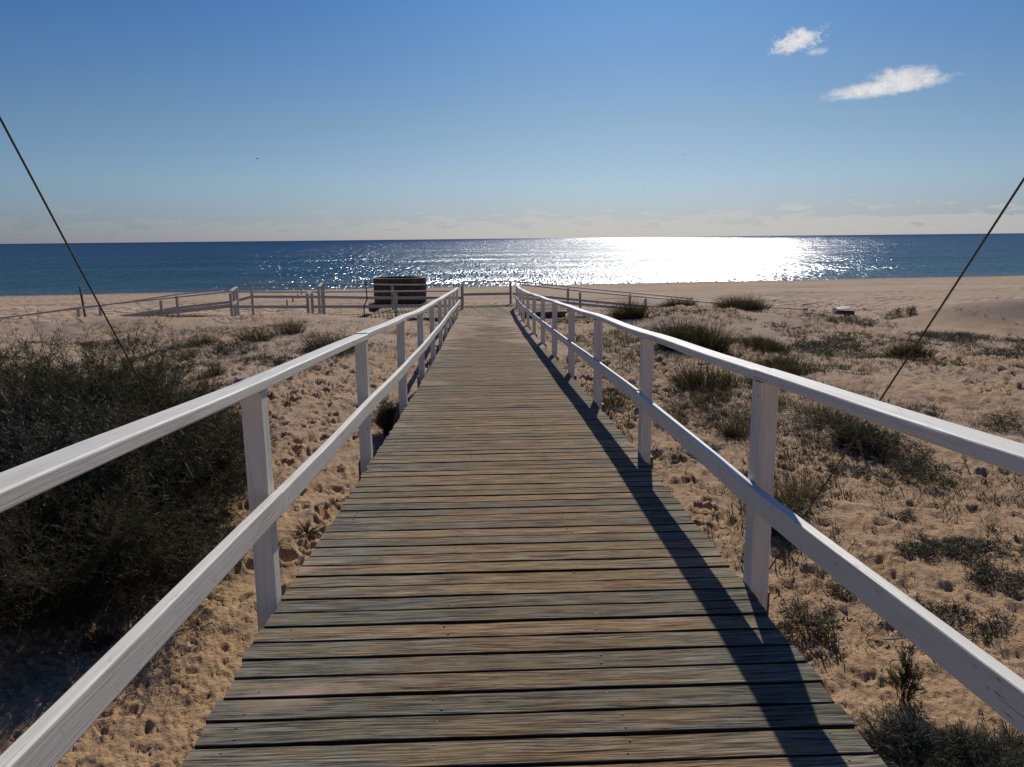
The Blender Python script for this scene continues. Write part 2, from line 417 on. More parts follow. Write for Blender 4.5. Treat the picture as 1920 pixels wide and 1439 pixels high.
def mat_wood(name, tint=(1, 1, 1), wear=True):
    """grey weathered boards: grain from the board's own UV, tone from the object"""
    m, t, b = new_mat(name)
    uv = t.node('ShaderNodeTexCoord', out=None).outputs['UV']
    rn = t.node('ShaderNodeObjectInfo', out=None).outputs['Random']
    off = t.node('ShaderNodeCombineXYZ', ins={0: t.math('MULTIPLY', rn, 37.0), 1: t.math('MULTIPLY', rn, 91.0), 2: t.math('MULTIPLY', rn, 13.0)})
    q = t.vmath('ADD', uv, off)
    # bent growth lines, wandering round knots
    wv = t.noise(t.mapping(q, scale=(1.1, 5.0, 1)), 1.0, 2, 0.5)
    bent = t.node('ShaderNodeCombineXYZ', ins={0: 0.0, 1: t.math('MULTIPLY', t.math('SUBTRACT', wv, 0.5), 0.07), 2: 0.0})
    qb = t.vmath('ADD', q, bent)
    g1 = t.noise(t.mapping(qb, scale=(4.2, 150, 1)), 1.0, 5, 0.72)
    g2 = t.noise(t.mapping(qb, scale=(9.0, 260, 1)), 1.0, 3, 0.6)
    g3 = t.noise(t.mapping(qb, scale=(1.3, 26, 1)), 1.0, 3, 0.6)
    st = t.noise(t.mapping(q, scale=(2.6, 7.0, 1)), 1.0, 4, 0.6)
    grey = t.ramp(g1, [(0.40, (0.045, 0.041, 0.030)), (0.50, (0.175, 0.160, 0.118)), (0.60, (0.37, 0.345, 0.265))])
    brown = t.ramp(g1, [(0.40, (0.055, 0.032, 0.017)), (0.50, (0.225, 0.140, 0.074)), (0.60, (0.44, 0.30, 0.17))])
    f = t.math('ADD', t.math('MULTIPLY', t.math('SUBTRACT', st, 0.5), 2.6), t.math('MULTIPLY', t.math('SUBTRACT', rn, 0.5), 0.9))
    if wear:
        # feet keep the middle of the walk browner; its edges have greyed
        px = t.node('ShaderNodeSeparateXYZ', ins={0: geo_pos(t)}, out=None)
        ctr = t.math('ABSOLUTE', t.math('SUBTRACT', px.outputs[0], 0.1))
        f = t.math('ADD', f, t.ramp(ctr, [(0.30, 0.75), (0.65, 0.40), (0.95, -0.0)]))
        f = t.math('ADD', f, t.ramp(t.math('DIVIDE', px.outputs[1], 28.0), [(0.08, -0.1), (0.22, 0.40), (0.9, 0.6)]))
    else: f = t.math('ADD', f, 0.4)
    f = t.math('MINIMUM', t.math('MAXIMUM', f, 0.0), 1.0)
    c = t.mix(f, grey, brown)
    och = t.ramp(t.noise(t.mapping(q, scale=(3.2, 22, 1), loc=(5, 3, 0)), 1.0, 3, 0.5), [(0.54, 0.0), (0.68, 0.6)])
    c = t.mix(och, c, (0.30, 0.22, 0.10))
    lich = t.ramp(t.noise(t.mapping(q, scale=(4, 16, 1), loc=(11, 1, 0)), 1.0, 5, 0.7), [(0.60, 0.0), (0.72, 0.6)])
    c = t.mix(lich, c, (0.30, 0.30, 0.27))
    dk = t.ramp(g2, [(0.30, 0.7), (0.44, 0.0)])
    c = t.mix(dk, c, (0.045, 0.038, 0.030))
    crack = t.ramp(t.noise(t.mapping(qb, scale=(1.6, 60, 1), loc=(3, 9, 1)), 1.0, 2, 0.5), [(0.275, 1.0), (0.31, 0.0)])
    c = t.mix(crack, c, (0.02, 0.017, 0.014))
    kn = t.node('ShaderNodeTexVoronoi', dict(feature='F1'), {'Vector': t.mapping(q, scale=(1.1, 5.5, 1)), 'Scale': 1.0})
    c = t.mix(t.ramp(kn, [(0.06, 0.85), (0.14, 0.0)]), c, (0.07, 0.045, 0.03))
    br = t.node('ShaderNodeHueSaturation', ins={'Color': c, 'Value': t.math('ADD', 0.86, t.math('MULTIPLY', rn, 0.44)), 'Saturation': 1.02})
    c = t.mix(1.0, br, tint, 'MULTIPLY')
    if wear:
        # wind-blown sand lying on the far boards
        p = geo_pos(t); sp = t.node('ShaderNodeSeparateXYZ', ins={0: p}, out=None)
        zone = t.ramp(t.math('DIVIDE', sp.outputs[1], 30.0), [(0.45, 0.0), (0.58, 0.75), (0.68, 0.55), (0.76, 1.15), (0.86, 0.9)])
        sn = t.noise(t.mapping(p, scale=(0.7, 1.6, 1)), 1.1, 5, 0.65)
        side = t.math('MULTIPLY', t.math('ABSOLUTE', sp.outputs[0]), 0.18)
        sf = t.ramp(t.math('ADD', t.math('ADD', sn, side), t.math('MULTIPLY', t.math('SUBTRACT', zone, 1.0), 0.30)), [(0.44, 0.0), (0.57, 0.9)])
        c = t.mix(sf, c, (0.52, 0.36, 0.25))
        near_s = t.ramp(t.noise(p, 4.5, 5, 0.7), [(0.60, 0.0), (0.74, 0.35)])
        c = t.mix(near_s, c, (0.36, 0.27, 0.18))
    t.put(b.inputs['Base Color'], c)
    b.inputs['Roughness'].default_value = 0.85; b.inputs['Specular IOR Level'].default_value = 0.1
    h = t.math('ADD', t.math('MULTIPLY', g1, 0.6), t.math('ADD', t.math('MULTIPLY', g2, 0.6), t.math('MULTIPLY', g3, 0.12)))
    h = t.math('SUBTRACT', h, t.math('MULTIPLY', crack, 0.8))
    t.put(b.inputs['Normal'], t.bump(h, 0.9, 0.0022))
    return m


def mat_paint(name, base=(0.84, 0.795, 0.70), worn=1.0):
    m, t, b = new_mat(name)
    uv = t.node('ShaderNodeTexCoord', out=None).outputs['UV']; p = geo_pos(t)
    rn = t.node('ShaderNodeObjectInfo', out=None).outputs['Random']
    off = t.node('ShaderNodeCombineXYZ', ins={0: t.math('MULTIPLY', rn, 53.0), 1: t.math('MULTIPLY', rn, 17.0)})
    q = t.vmath('ADD', uv, off)
    g = t.noise(t.mapping(q, scale=(2.5, 130, 1)), 1.0, 4, 0.65)
    g2 = t.noise(t.mapping(q, scale=(1.2, 22, 1)), 1.0, 3, 0.6)
    big = t.noise(p, 3.0, 4, 0.6)
    c = t.mix(t.ramp(big, [(0.3, 0.0), (0.75, 0.55)]), base, (base[0] * .86, base[1] * .84, base[2] * .79))
    c = t.mix(t.ramp(g, [(0.36, 0.42 * worn), (0.47, 0.0)]), c, (0.42, 0.42, 0.40))
    cr = t.ramp(t.noise(t.mapping(q, scale=(1.5, 75, 1), loc=(2, 5, 1)), 1.0, 2, 0.5), [(0.262, 0.85), (0.29, 0.0)])
    c = t.mix(cr, c, (0.16, 0.13, 0.10))
    chip = t.ramp(t.noise(t.mapping(q, scale=(9, 40, 1), loc=(7, 2, 0)), 1.0, 4, 0.6), [(0.655, 0.0), (0.69, 0.8)])
    c = t.mix(chip, c, (0.30, 0.27, 0.23))
    stain = t.ramp(t.noise(t.mapping(q, scale=(0.9, 9, 1), loc=(4, 4, 0)), 1.0, 5, 0.7), [(0.54, 0.0), (0.72, 0.42 * worn)])
    c = t.mix(stain, c, (0.40, 0.33, 0.24))
    spk = t.node('ShaderNodeTexVoronoi', dict(feature='F1'), {'Vector': t.mapping(q, scale=(5, 14, 1)), 'Scale': 1.0})
    c = t.mix(t.ramp(spk, [(0.03, 0.8), (0.06, 0.0)]), c, (0.10, 0.08, 0.06))
    t.put(b.inputs['Base Color'], c)
    t.put(b.inputs['Roughness'], t.ramp(g2, [(0.3, 0.46), (0.7, 0.66)])); b.inputs['Specular IOR Level'].default_value = 0.38
    h = t.math('ADD', t.math('MULTIPLY', g, 1.0), g2)
    h = t.math('SUBTRACT', h, t.math('MULTIPLY', cr, 1.2)); h = t.math('SUBTRACT', h, t.math('MULTIPLY', chip, 0.7))
    t.put(b.inputs['Normal'], t.bump(h, 0.7, 0.0028))
    return m


def mat_plain(name, col, rough=0.7, metal=0.0, var=0.25, scale=8.0, bump=0.3):
    m, t, b = new_mat(name); p = geo_pos(t)
    n = t.noise(p, scale, 5, 0.6)
    c = t.mix(t.ramp(n, [(0.3, 0.0), (0.7, 1.0)]), tuple(x * (1 - var) for x in col), tuple(x * (1 + var) for x in col))
    t.put(b.inputs['Base Color'], c); b.inputs['Roughness'].default_value = rough; b.inputs['Metallic'].default_value = metal
    t.put(b.inputs['Normal'], t.bump(n, bump, 0.01)); return m


def mat_leaf(name, a, b_, c_, trans=0.35, rough=0.6):
    """leaf or blade: colour differs clump by clump and blade by blade, some light passes through"""
    m = bpy.data.materials.new(name); m.use_nodes = True; t = NT(m.node_tree); t.n.clear()
    p = geo_pos(t)
    n1 = t.noise(p, 2.3, 3, 0.6); n2 = t.noise(p, 45, 2, 0.7)
    rn = t.node('ShaderNodeNewGeometry', out=None).outputs['Random Per Island']
    c = t.mix(t.ramp(n1, [(0.35, 0.0), (0.65, 1.0)]), a, b_)
    c = t.mix(t.ramp(rn, [(0.62, 0.0), (0.9, 1.0)]), c, c_)
    c = t.mix(t.math('MULTIPLY', n2, 0.35), c, tuple(x * 0.5 for x in a))
    d = t.node('ShaderNodeBsdfPrincipled', ins={'Base Color': c, 'Roughness': rough, 'Specular IOR Level': 0.3})
    tr = t.node('ShaderNodeBsdfTranslucent', ins={'Color': t.mix(0.5, c, t.mix(1.0, c, (1.2, 1.25, 0.6), 'MULTIPLY'))})
    mx = t.node('ShaderNodeMixShader', ins={0: trans, 1: d, 2: tr})
    t.l.new(mx, t.node('ShaderNodeOutputMaterial', out=None).inputs[0]); return m


def mat_sea():
    m, t, b = new_mat('sea_water'); p = geo_pos(t)
    s = t.node('ShaderNodeSeparateXYZ', ins={0: p}, out=None)
    shore = t.math('ADD', s.outputs[1], t.math('MULTIPLY', s.outputs[0], -0.12))
    sw = t.noise(t.mapping(p, scale=(0.008, 0.05, 1)), 1.0, 4, 0.55, 0.5)
    d = t.math('ADD', t.math('DIVIDE', shore, 1000.0), t.math('MULTIPLY', t.math('SUBTRACT', sw, 0.5), 0.10))
    c = t.ramp(d, [(0.075, (0.085, 0.135, 0.125)), (0.115, (0.034, 0.105, 0.088)), (0.20, (0.018, 0.062, 0.062)), (0.5, (0.012, 0.034, 0.052)), (1.0, (0.010, 0.024, 0.042))])
    # a thin broken line of foam where the water laps the sand
    ds = t.math('SUBTRACT', t.math('SUBTRACT', s.outputs[1], 85.5), t.math('MULTIPLY', s.outputs[0], 0.127))
    ds = t.math('ADD', ds, t.math('MULTIPLY', t.math('SUBTRACT', t.noise(t.mapping(p, scale=(.06, .06, 1)), 1.0, 3, 0.6), 0.5), 9.0))
    fo = t.ramp(t.math('DIVIDE', t.math('ADD', ds, 4.0), 14.0, clamp=True), [(0.20, 0.0), (0.30, 0.9), (0.36, 0.15), (0.62, 0.05), (0.70, 0.45), (0.76, 0.0)])
    fn = t.ramp(t.noise(t.mapping(p, scale=(0.5, 0.9, 1)), 1.0, 4, 0.7), [(0.42, 0.0), (0.60, 1.0)])
    c = t.mix(t.math('MULTIPLY', fo, fn), c, (0.55, 0.56, 0.54))
    t.put(b.inputs['Base Color'], c)
    b.inputs['IOR'].default_value = 1.33
    # chop in several sizes, bent by slow swell
    pd = t.vmath('ADD', p, t.node('ShaderNodeCombineXYZ', ins={0: t.math('MULTIPLY', t.noise(t.mapping(p, scale=(.02, .02, 1)), 1.0, 2, 0.5), 9.0)}))
    k1 = t.noise(t.mapping(pd, scale=(3.2, 0.55, 1), rot=(0, 0, R(6))), 1.0, 1, 0.6)
    k2 = t.noise(t.mapping(pd, scale=(1.1, 0.13, 1), rot=(0, 0, R(-5))), 1.0, 2, 0.8)
    k3 = t.noise(t.mapping(pd, scale=(0.30, 0.035, 1), rot=(0, 0, R(4))), 1.0, 3, 0.7)
    k4 = t.noise(t.mapping(p, scale=(0.010, 0.045, 1)), 1.0, 3, 0.5)
    # seen this low, only the faces of the waves turned to the shore show
    geo = t.node('ShaderNodeNewGeometry', out=None).outputs['Normal']
    face = t.node('ShaderNodeCombineXYZ', ins={0: t.ramp(t.math('DIVIDE', s.outputs[1], 500.0, clamp=True), [(0.15, 0.022), (0.8, 0.0)]), 1: t.math('SUBTRACT', t.math('MULTIPLY', k4, 0.10), SEA_TILT + 0.05), 2: 0.0})
    n0 = t.vmath('NORMALIZE', t.vmath('ADD', geo, face))
    n = t.bump(k3, SEA_B3, 0.9, n0)
    n = t.bump(k2, SEA_B2, 0.28, n)
    n = t.bump(k1, SEA_B1, 0.12, n)
    t.put(b.inputs['Normal'], n)
    b.inputs['Roughness'].default_value = SEA_ROUGH
    b.inputs['Specular IOR Level'].default_value = SEA_SPEC
    return m


SEA_B1, SEA_B2, SEA_B3, SEA_ROUGH, SEA_SPEC, SEA_TILT = 1.0, 0.85, 0.32, 0.19, 0.38, 0.20
M = dict(sand=mat_sand(), sea=mat_sea(), plank=mat_wood('weathered_deck_wood'), board=mat_wood('landing_deck_wood', (1.6, 1.5, 1.4), wear=False),
         joist=mat_plain('joist_wood', (0.10, 0.08, 0.06)), paint=mat_paint('white_paint'), greypaint=mat_paint('weathered_white_paint', (0.44, 0.41, 0.37), 1.5),
         screw=mat_plain('screw_steel', (0.26, 0.24, 0.21), 0.75, 0.3, 0.4), wire=mat_plain('steel_cable', (0.09, 0.085, 0.08), 0.5, 0.6, 0.3, 60),
         dark=mat_plain('dark_wood', (0.085, 0.060, 0.038), 0.9, 0, 0.6, 5.0, 0.8),
         edge=mat_plain('shaded_plank_edge', (0.030, 0.026, 0.020), 0.95, 0, 0.4, 12), rim=mat_plain('tub_rim', (0.22, 0.19, 0.16), 0.7, 0, 0.3, 6),  # edge: grimy plank sides, darkened further with the shade of the gaps
         rope=mat_plain('rope', (0.20, 0.13, 0.08), 0.9), rust=mat_plain('rusty_wire', (0.06, 0.04, 0.03), 0.8, 0.3),
         bird=mat_plain('bird_feathers', (0.10, 0.10, 0.11), 0.8), stick=mat_plain('bleached_wood', (0.42, 0.38, 0.32), 0.8),
         marram=mat_leaf('marram_grass', (0.038, 0.040, 0.020), (0.074, 0.064, 0.035), (0.20, 0.15, 0.085), 0.35),
         brownr=mat_leaf('brown_rush', (0.040, 0.032, 0.018), (0.075, 0.055, 0.030), (0.17, 0.12, 0.065), 0.35),
         dry=mat_leaf('dry_stems', (0.16, 0.12, 0.075), (0.10, 0.085, 0.055), (0.30, 0.24, 0.16), 0.3),
         shrub=mat_leaf('dark_shrub_leaves', (0.034, 0.040, 0.018), (0.070, 0.066, 0.028), (0.150, 0.112, 0.052), 0.40),
         greyshrub=mat_leaf('grey_shrub_leaves', (0.050, 0.056, 0.040), (0.085, 0.090, 0.066), (0.17, 0.165, 0.125), 0.2),
         creeper=mat_leaf('creeping_plant_leaves', (0.045, 0.048, 0.026), (0.085, 0.080, 0.050), (0.17, 0.135, 0.085), 0.25),
         twig=mat_plain('twigs', (0.055, 0.042, 0.030), 0.9, 0, 0.4, 20))


# ------------------------------------------------------------------ the ground: one sheet from the deck to far under the sea
def build_ground():
    fine = np.arange(-42, 42.001, 0.13)
    left = np.array([-180, -160, -140, -120, -105, -92, -80, -70, -62, -56, -52, -49, -46.5, -44.5, -43])
    th = np.radians(np.concatenate([left, fine, -left[::-1][:-1]]))
    r = [0.05, 0.4, 0.8]
    q = 1.1
    while q < 34: r.append(q); q *= 1.0054
    while q < 110: r.append(q); q *= 1.012
    while q < 32000: r.append(q); q *= 1.18
    r = np.array(r)
    T, Rr = np.meshgrid(th, r)
    x = Rr * np.sin(T + 0.034) - 0.13; y = Rr * np.cos(T + 0.034)
    z = ground_z(x, y) + Z0
    V = np.stack([x, y, z], -1).reshape(-1, 3)
    nr, nt = x.shape
    i = np.arange(nr - 1)[:, None] * nt; j = np.arange(nt)[None, :]; j2 = (j + 1) % nt
    Fq = np.stack([i + j, i + j2, i + nt + j2, i + nt + j], -1).reshape(-1, 4)
    # mesh orientation: upward normals
    Fq = Fq[:, ::-1]
    me = mesh_np('sand', V, Fq, M['sand'], smooth=True)
    return link('sand', me)


g = build_ground(); tag(g, 'trampled tan beach sand and low dunes on both sides of the boardwalk', kind='structure')

# ------------------------------------------------------------------ the sea
a = np.radians(np.linspace(0, 360, 97)[:-1]); rr = np.array([60.0, 200, 800, 4000, 42000])
ring = np.array([(q * math.sin(t), q * math.cos(t), 0.0) for q in rr for t in a])
Fq = [(k * 96 + j, (k + 1) * 96 + j, (k + 1) * 96 + (j + 1) % 96, k * 96 + (j + 1) % 96) for k in range(len(rr) - 1) for j in range(96)]
Vs = np.vstack([ring]); 
# keep only the seaward half plus wide margins
keep = [f for f in Fq if all(Vs[i][1] > -2500 for i in f) and min(Vs[i][1] for i in f) > 25 or all(Vs[i][1] > 0 for i in f)]
keep = np.array(keep)
sea = link('sea', mesh_np('sea', Vs, keep[:, ::-1], M['sea'], smooth=True))
tag(sea, 'calm blue green sea with a broad band of sun glitter', kind='structure')
if sea.data.polygons[0].normal.z < 0: sea.data.flip_normals()

# ------------------------------------------------------------------ the boardwalk
W2 = 1.05
jv = []
for sx in (-0.93, -0.30, 0.30, 0.93):
    pts = [(deck_c(y) + sx, y, float(deck_z(y)) + Z0 - 0.115) for y in np.arange(-0.9, 26.4, 0.6)]
    V, Fc, UV = beam(pts, 0.07, 0.15, r=0.004, n=1); jv.append((V, Fc))
for y in np.arange(0.64, 27, 2.62):
    z = float(deck_z(y)) + Z0 - 0.27
    V, Fc, UV = beam([(-1.02, y, z), (1.02, y, z)], 0.08, 0.14, r=0.004, n=1); jv.append((V, Fc))
for y in np.arange(3.21, 24, 2.63):
    for s_ in (-1, 1):
        xx = float(deck_c(y)) + s_ * 1.075
        V, Fc, UV = beam([(xx + s_ * .05, y + 0.10, float(ground_base(xx, y)) - 0.3 + Z0), (xx + s_ * .05, y + 0.10, float(deck_z(y)) + Z0 - 0.05)], 0.10, 0.10, r=0.006, n=1, side=(1, 0, 0)); jv.append((V, Fc))
V, Fc = join(jv)
bw = link('boardwalk', mesh_np('boardwalk', V, Fc, M['joist']))
tag(bw, 'long weathered wooden boardwalk sloping down to the beach', kind='structure')
# eight board meshes, shared
board_meshes = []
for k in range(10):
    wd = 0.1140 + rnd.uniform(-0.003, 0.003)
    pts = [(-W2 + 2 * W2 * i / 8, rnd.uniform(-0.0012, 0.0012), rnd.uniform(-0.0015, 0.0015)) for i in range(9)]
    V, Fc, UV = beam(pts, wd, 0.034, r=0.0022, n=1, wob=0.0006)
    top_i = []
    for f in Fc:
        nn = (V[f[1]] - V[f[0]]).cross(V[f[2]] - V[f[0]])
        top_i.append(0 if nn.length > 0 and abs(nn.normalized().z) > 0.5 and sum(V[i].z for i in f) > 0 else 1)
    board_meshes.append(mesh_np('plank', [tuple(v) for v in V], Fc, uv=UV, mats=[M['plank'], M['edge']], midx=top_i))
y = -0.86; pitch_b = 0.1292; sc = []
k = 0
while y < 26.25:
    z = float(deck_z(y)); c = float(deck_c(y)); sl = math.atan((float(deck_z(y + .3)) - float(deck_z(y - .3))) / 0.6)
    o = link('plank', board_meshes[rnd.randrange(10)], bw)
    tiltx = rnd.gauss(0, 0.004)
    flip = rnd.random() < 0.5
    o.location = (c + rnd.uniform(-0.009, 0.009), y + rnd.uniform(-0.003, 0.003), z + Z0 - 0.017 + rnd.uniform(-0.002, 0.002))
    o.rotation_euler = ((-sl if flip else sl) + tiltx, rnd.gauss(0, 0.0006), rnd.gauss(0, 0.0016) + (math.pi if flip else 0))
    if y > 0.8:
        for sx in (-0.93, -0.30, 0.30, 0.93):
            for dy in (-0.032, 0.032):
                if rnd.random() < 0.82: sc.append((c + sx + rnd.gauss(0, 0.012), y + dy + rnd.gauss(0, 0.004), z + Z0 + 0.0018 + dy * sl))
    y += pitch_b; k += 1
sv = []
for (x, y, z) in sc:
    if y > 9: continue
    n = 8; r = 0.0040
    V = [(x + r * math.cos(2 * math.pi * i / n), y + r * math.sin(2 * math.pi * i / n), z - 0.003) for i in range(n)] + \
        [(x + r * .7 * math.cos(2 * math.pi * i / n), y + r * .7 * math.sin(2 * math.pi * i / n), z + 0.0012) for i in range(n)]
    Fc = [(i, (i + 1) % n, n + (i + 1) % n, n + i) for i in range(n)] + [(n, n + 1, n + 2, n + 3), (n, n + 3, n + 4, n + 5), (n, n + 5, n + 6, n + 7)]
    sv.append((V, Fc))
V, Fc = join(sv)
s = link('screw', mesh_np('screw', V, Fc, M['screw']), bw); s['kind'] = 'stuff'


# ------------------------------------------------------------------ handrails beside the walk
def hand_rail(sgn, y0, n, offs, label, yend):
    root = empty('handrail', (sgn * 1.1, 0, Z0 - 2)); tag(root, label, 'handrail', 'white handrails of the boardwalk')
    inv = Vector(root.location)
    L = lambda p: tuple(Vector(p) - inv)
    ys = [y0 + 2.63 * k for k in range(n)]
    top = {}
    for k, y in enumerate(ys):
        dz = float(deck_z(y)); c = float(deck_c(y)); h = offs[min(max(k, 0), len(offs) - 1)] + 0.10 * (y < 2)
        xp = c + sgn * (W2 + 0.004 + 0.044); top[y] = h
        lean = rnd.uniform(-0.006, 0.006)
        gz = float(ground_base(xp + sgn * .1, y)) - 0.35
        base = min(gz, dz - 0.35)
        pts = [(xp + lean, y, Z0 + base), (xp, y, Z0 + dz - 0.1), (xp, y, Z0 + dz + 0.4), (xp - lean * .5, y, Z0 + dz + h - 0.006)]
        beam_obj('post', [L(p) for p in pts], 0.086, 0.094, M['paint'], root, r=0.004, n=2, side=(1, 0, 0), wob=0.0004)
    hy = [-2.0] + ys + [yend]; hh = [offs[0] + 0.03] + [top[q] for q in ys] + [top[ys[-1]]]
    def line(xin, dzv, yy):
        ya = max(yy, 3.25); c = float(deck_c(ya)); up = 0.054 * (ya - yy)
        return (c + sgn * (xin + 0.012 * (ya - yy)), yy, Z0 + float(deck_z(ya)) + dzv + up)
    # top boards span two bays, butt jointed over a post
    cuts = [-2.0] + [ys[i] for i in range(1 if sgn > 0 else 2, n, 2)] + [yend]
    for a0, b0 in zip(cuts[:-1], cuts[1:]):
        yy = list(np.linspace(a0 + 0.002, b0 - 0.002, max(3, int((b0 - a0) / 0.33))))
        jx = rnd.uniform(-0.003, 0.003); ph = rnd.uniform(0, 6)
        pts = []
        tw = []
        for q in yy:
            h = (np.interp(q, hy, hh) if q > 3.25 else np.interp(3.25, hy, hh)) + 0.0225 + 0.004 * math.sin(q * 2.1 + ph)
            x, yv, z = line(W2 + 0.042 + jx + 0.004 * math.sin(q * 1.3 + ph), h, q); pts.append(L((x, yv, z)))
            tw.append(0.02 * math.sin(q * .9 + ph))
        beam_obj('top_rail', pts, 0.098, 0.045, M['paint'], root, r=0.009, n=5, twist=tw, wob=0.0003)
    cuts = [-2.0] + [ys[i] for i in range(2 if sgn > 0 else 1, n, 2)] + [yend]
    for a0, b0 in zip(cuts[:-1], cuts[1:]):
        yy = list(np.linspace(a0 + 0.002, b0 - 0.002, max(3, int((b0 - a0) / 0.4))))
        jz = rnd.uniform(-0.004, 0.004); ph = rnd.uniform(0, 6)
        pts = []
        for q in yy:
            x, yv, z = line(W2 - 0.0215, 0.455 + jz + 0.003 * math.sin(q * 1.7 + ph), q); pts.append(L((x, yv, z)))
        beam_obj('mid_rail', pts, 0.043, 0.096, M['paint'], root, r=0.007, n=3, wob=0.0003)
    return root


hand_rail(-1, 0.58, 11, [.96, .955, .94, .94, .92, .93, .93, .91, .91, .91, .90], 'white wooden handrail along the left side of the boardwalk', 27.2)
hand_rail(1, 0.62, 12, [.965, .955, .92, .93, .93, .93, .92, .91, .89, .91, .86, .90], 'white wooden handrail along the right side of the boardwalk, casting its shadow on the planks', 29.75)


# ------------------------------------------------------------------ landing at the foot of the walk, boards laid askew
def clip(poly, rect):
    x0, x1, y0, y1 = rect
    for ax, lim, sg in ((0, x0, 1), (0, x1, -1), (1, y0, 1), (1, y1, -1)):
        out = []
        for i in range(len(poly)):
            p, q = poly[i], poly[(i + 1) % len(poly)]
            ip = (p[ax] - lim) * sg >= 0; iq = (q[ax] - lim) * sg >= 0
            if ip: out.append(p)
            if ip != iq:
                t = (lim - p[ax]) / (q[ax] - p[ax]); out.append((p[0] + t * (q[0] - p[0]), p[1] + t * (q[1] - p[1])))
        poly = out
        if len(poly) < 3: return []
    return poly


ZP = Z0 - 2.63
jv = []
for yy in (26.45, 28.0, 29.6, 31.1):
    V, Fc, _ = beam([(-4.15, yy, ZP - 0.13), (2.8 if yy > 27 else 1.0, yy, ZP - 0.13)], 0.08, 0.18, r=0.004, n=1); jv.append((V, Fc))
for xx in (-4.1, -1.1, 1.05):
    V, Fc, _ = beam([(xx, 26.5, ZP - 0.31), (xx, 31.2, ZP - 0.31)], 0.09, 0.16, r=0.004, n=1); jv.append((V, Fc))
V, Fc = join(jv)
pf = link('landing', mesh_np('landing', V, Fc, M['joist'])); tag(pf, 'wooden landing of slanted boards at the seaward end of the boardwalk', kind='structure')
dirv = Vector((0.150, -0.989)); nor = Vector((0.989, 0.150))
for rect in ((-4.2, 1.12, 26.33, 31.35), (1.125, 2.9, 27.9, 31.35)):
    for k in range(-60, 60):
        c0 = k * 0.142 + 0.05
        w2 = 0.0605
        p = [nor * (c0 - w2) + dirv * (-60), nor * (c0 + w2) + dirv * (-60), nor * (c0 + w2) + dirv * 20, nor * (c0 - w2) + dirv * 20]
        po = clip([(q.x, q.y) for q in p], rect)
        if len(po) < 3: continue
        cx = sum(q[0] for q in po) / len(po); cy = sum(q[1] for q in po) / len(po)
        ar = abs(sum(po[i][0] * po[(i + 1) % len(po)][1] - po[(i + 1) % len(po)][0] * po[i][1] for i in range(len(po)))) / 2
        if ar < 0.01: continue
        dz = rnd.uniform(-0.003, 0.003)
        n = len(po)
        me = bpy.data.meshes.new('board')
        vs = [(q[0] - cx, q[1] - cy, 0) for q in po] + [(q[0] - cx, q[1] - cy, -0.034) for q in po]
        fs = [tuple(range(n)), tuple(range(2 * n - 1, n - 1, -1))] + [(i, n + i, n + (i + 1) % n, (i + 1) % n) for i in range(n)]
        me.from_pydata(vs, [], fs); me.shade_flat(); me.materials.append(M['board'])
        uvl = me.uv_layers.new(name='UVMap')
        for lp in me.loops:
            v = me.vertices[lp.vertex_index].co
            uvl.data[lp.index].uv = (v.x * dirv.x + v.y * dirv.y, v.x * nor.x + v.y * nor.y + v.z)
        me.update()
        link('board', me, pf, (cx, cy, ZP + dz))


# ------------------------------------------------------------------ white fences of the side walks
def fence(label, tops, post_i=None, mid=True, cat='fence', ext=(0, 0), top=True, mat='greypaint', size=0.09, buried=False, name='fence', midside=0.03, midh=0.10):
    x0, y0, z0 = tops[0]
    root = empty(name, (x0, y0, Z0 + z0 - 0.97)); tag(root, label, cat)
    L = lambda x, y, z: (x - x0, y - y0, z - z0 + 0.97)
    for i, (x, y, z) in enumerate(tops):
        if post_i is not None and i not in post_i: continue
        gz = min(float(ground_base(x, y)) - 0.3, z - 1.15)
        beam_obj('post', [L(x, y, gz), L(x + rnd.uniform(-.01, .01), y, z - 0.047)], size, size, M[mat], root, r=0.005, n=1, side=(1, 0, 0))
    pts = []
    for i in range(len(tops) - 1):
        A = Vector(tops[i]); B = Vector(tops[i + 1])
        A2 = A - (B - A).normalized() * (ext[0] if i == 0 else 0); B2 = B + (B - A).normalized() * (ext[1] if i == len(tops) - 2 else 0)
        g = (B - A).normalized() * 0.003
        if top:
            beam_obj('top_rail', [L(*(A2 + g)), L(*((A + B) / 2 + Vector((0, 0, rnd.uniform(-.008, .004))))), L(*(B2 - g))], 0.10, 0.045, M[mat], root, r=0.006, n=1)
        if mid:
            o = Vector((0, -(size / 2 + midside), -0.50))
            beam_obj('mid_rail', [L(*(A2 + o + g)), L(*(B2 + o - g))], 0.045, midh, M[mat], root, r=0.005, n=1)
    return root


fence('pale wooden fence on the near side of the side walk, before the dark tub', [(-1.29, 26.45, -1.745), (-3.18, 26.42, -1.735), (-6.02, 26.5, -1.72)], post_i=(1, 2))
fence('pale wooden fence with a returning end rail, left of the gap in the side walk', [(-6.17, 26.5, -1.72), (-8.75, 26.5, -1.68)])
fence('short pale end rail turning seaward beside the gap in the side walk', [(-6.17, 28.3, -1.655), (-6.34, 29.75, -1.615)], mid=False)
fence('short pale end rail at the left corner of the side walk', [(-8.80, 26.6, -1.67), (-9.10, 28.25, -1.63)], post_i=(1,))
fence('pale fence on the seaward side of the side walk, passing in front of the tub', [(-1.0, 29.4, -1.70), (-3.66, 29.6, -1.69), (-6.32, 29.85, -1.63), (-9.05, 29.9, -1.59), (-9.62, 29.75, -1.74)], post_i=(0, 1, 2, 3))
fence('seaward rail of the pale fence running down the ramp at far left', [(-9.66, 29.7, -1.75), (-11.74, 29.5, -1.95), (-14.38, 29.0, -2.30), (-17.62, 28.3, -2.64), (-19.9, 27.5, -2.88)])
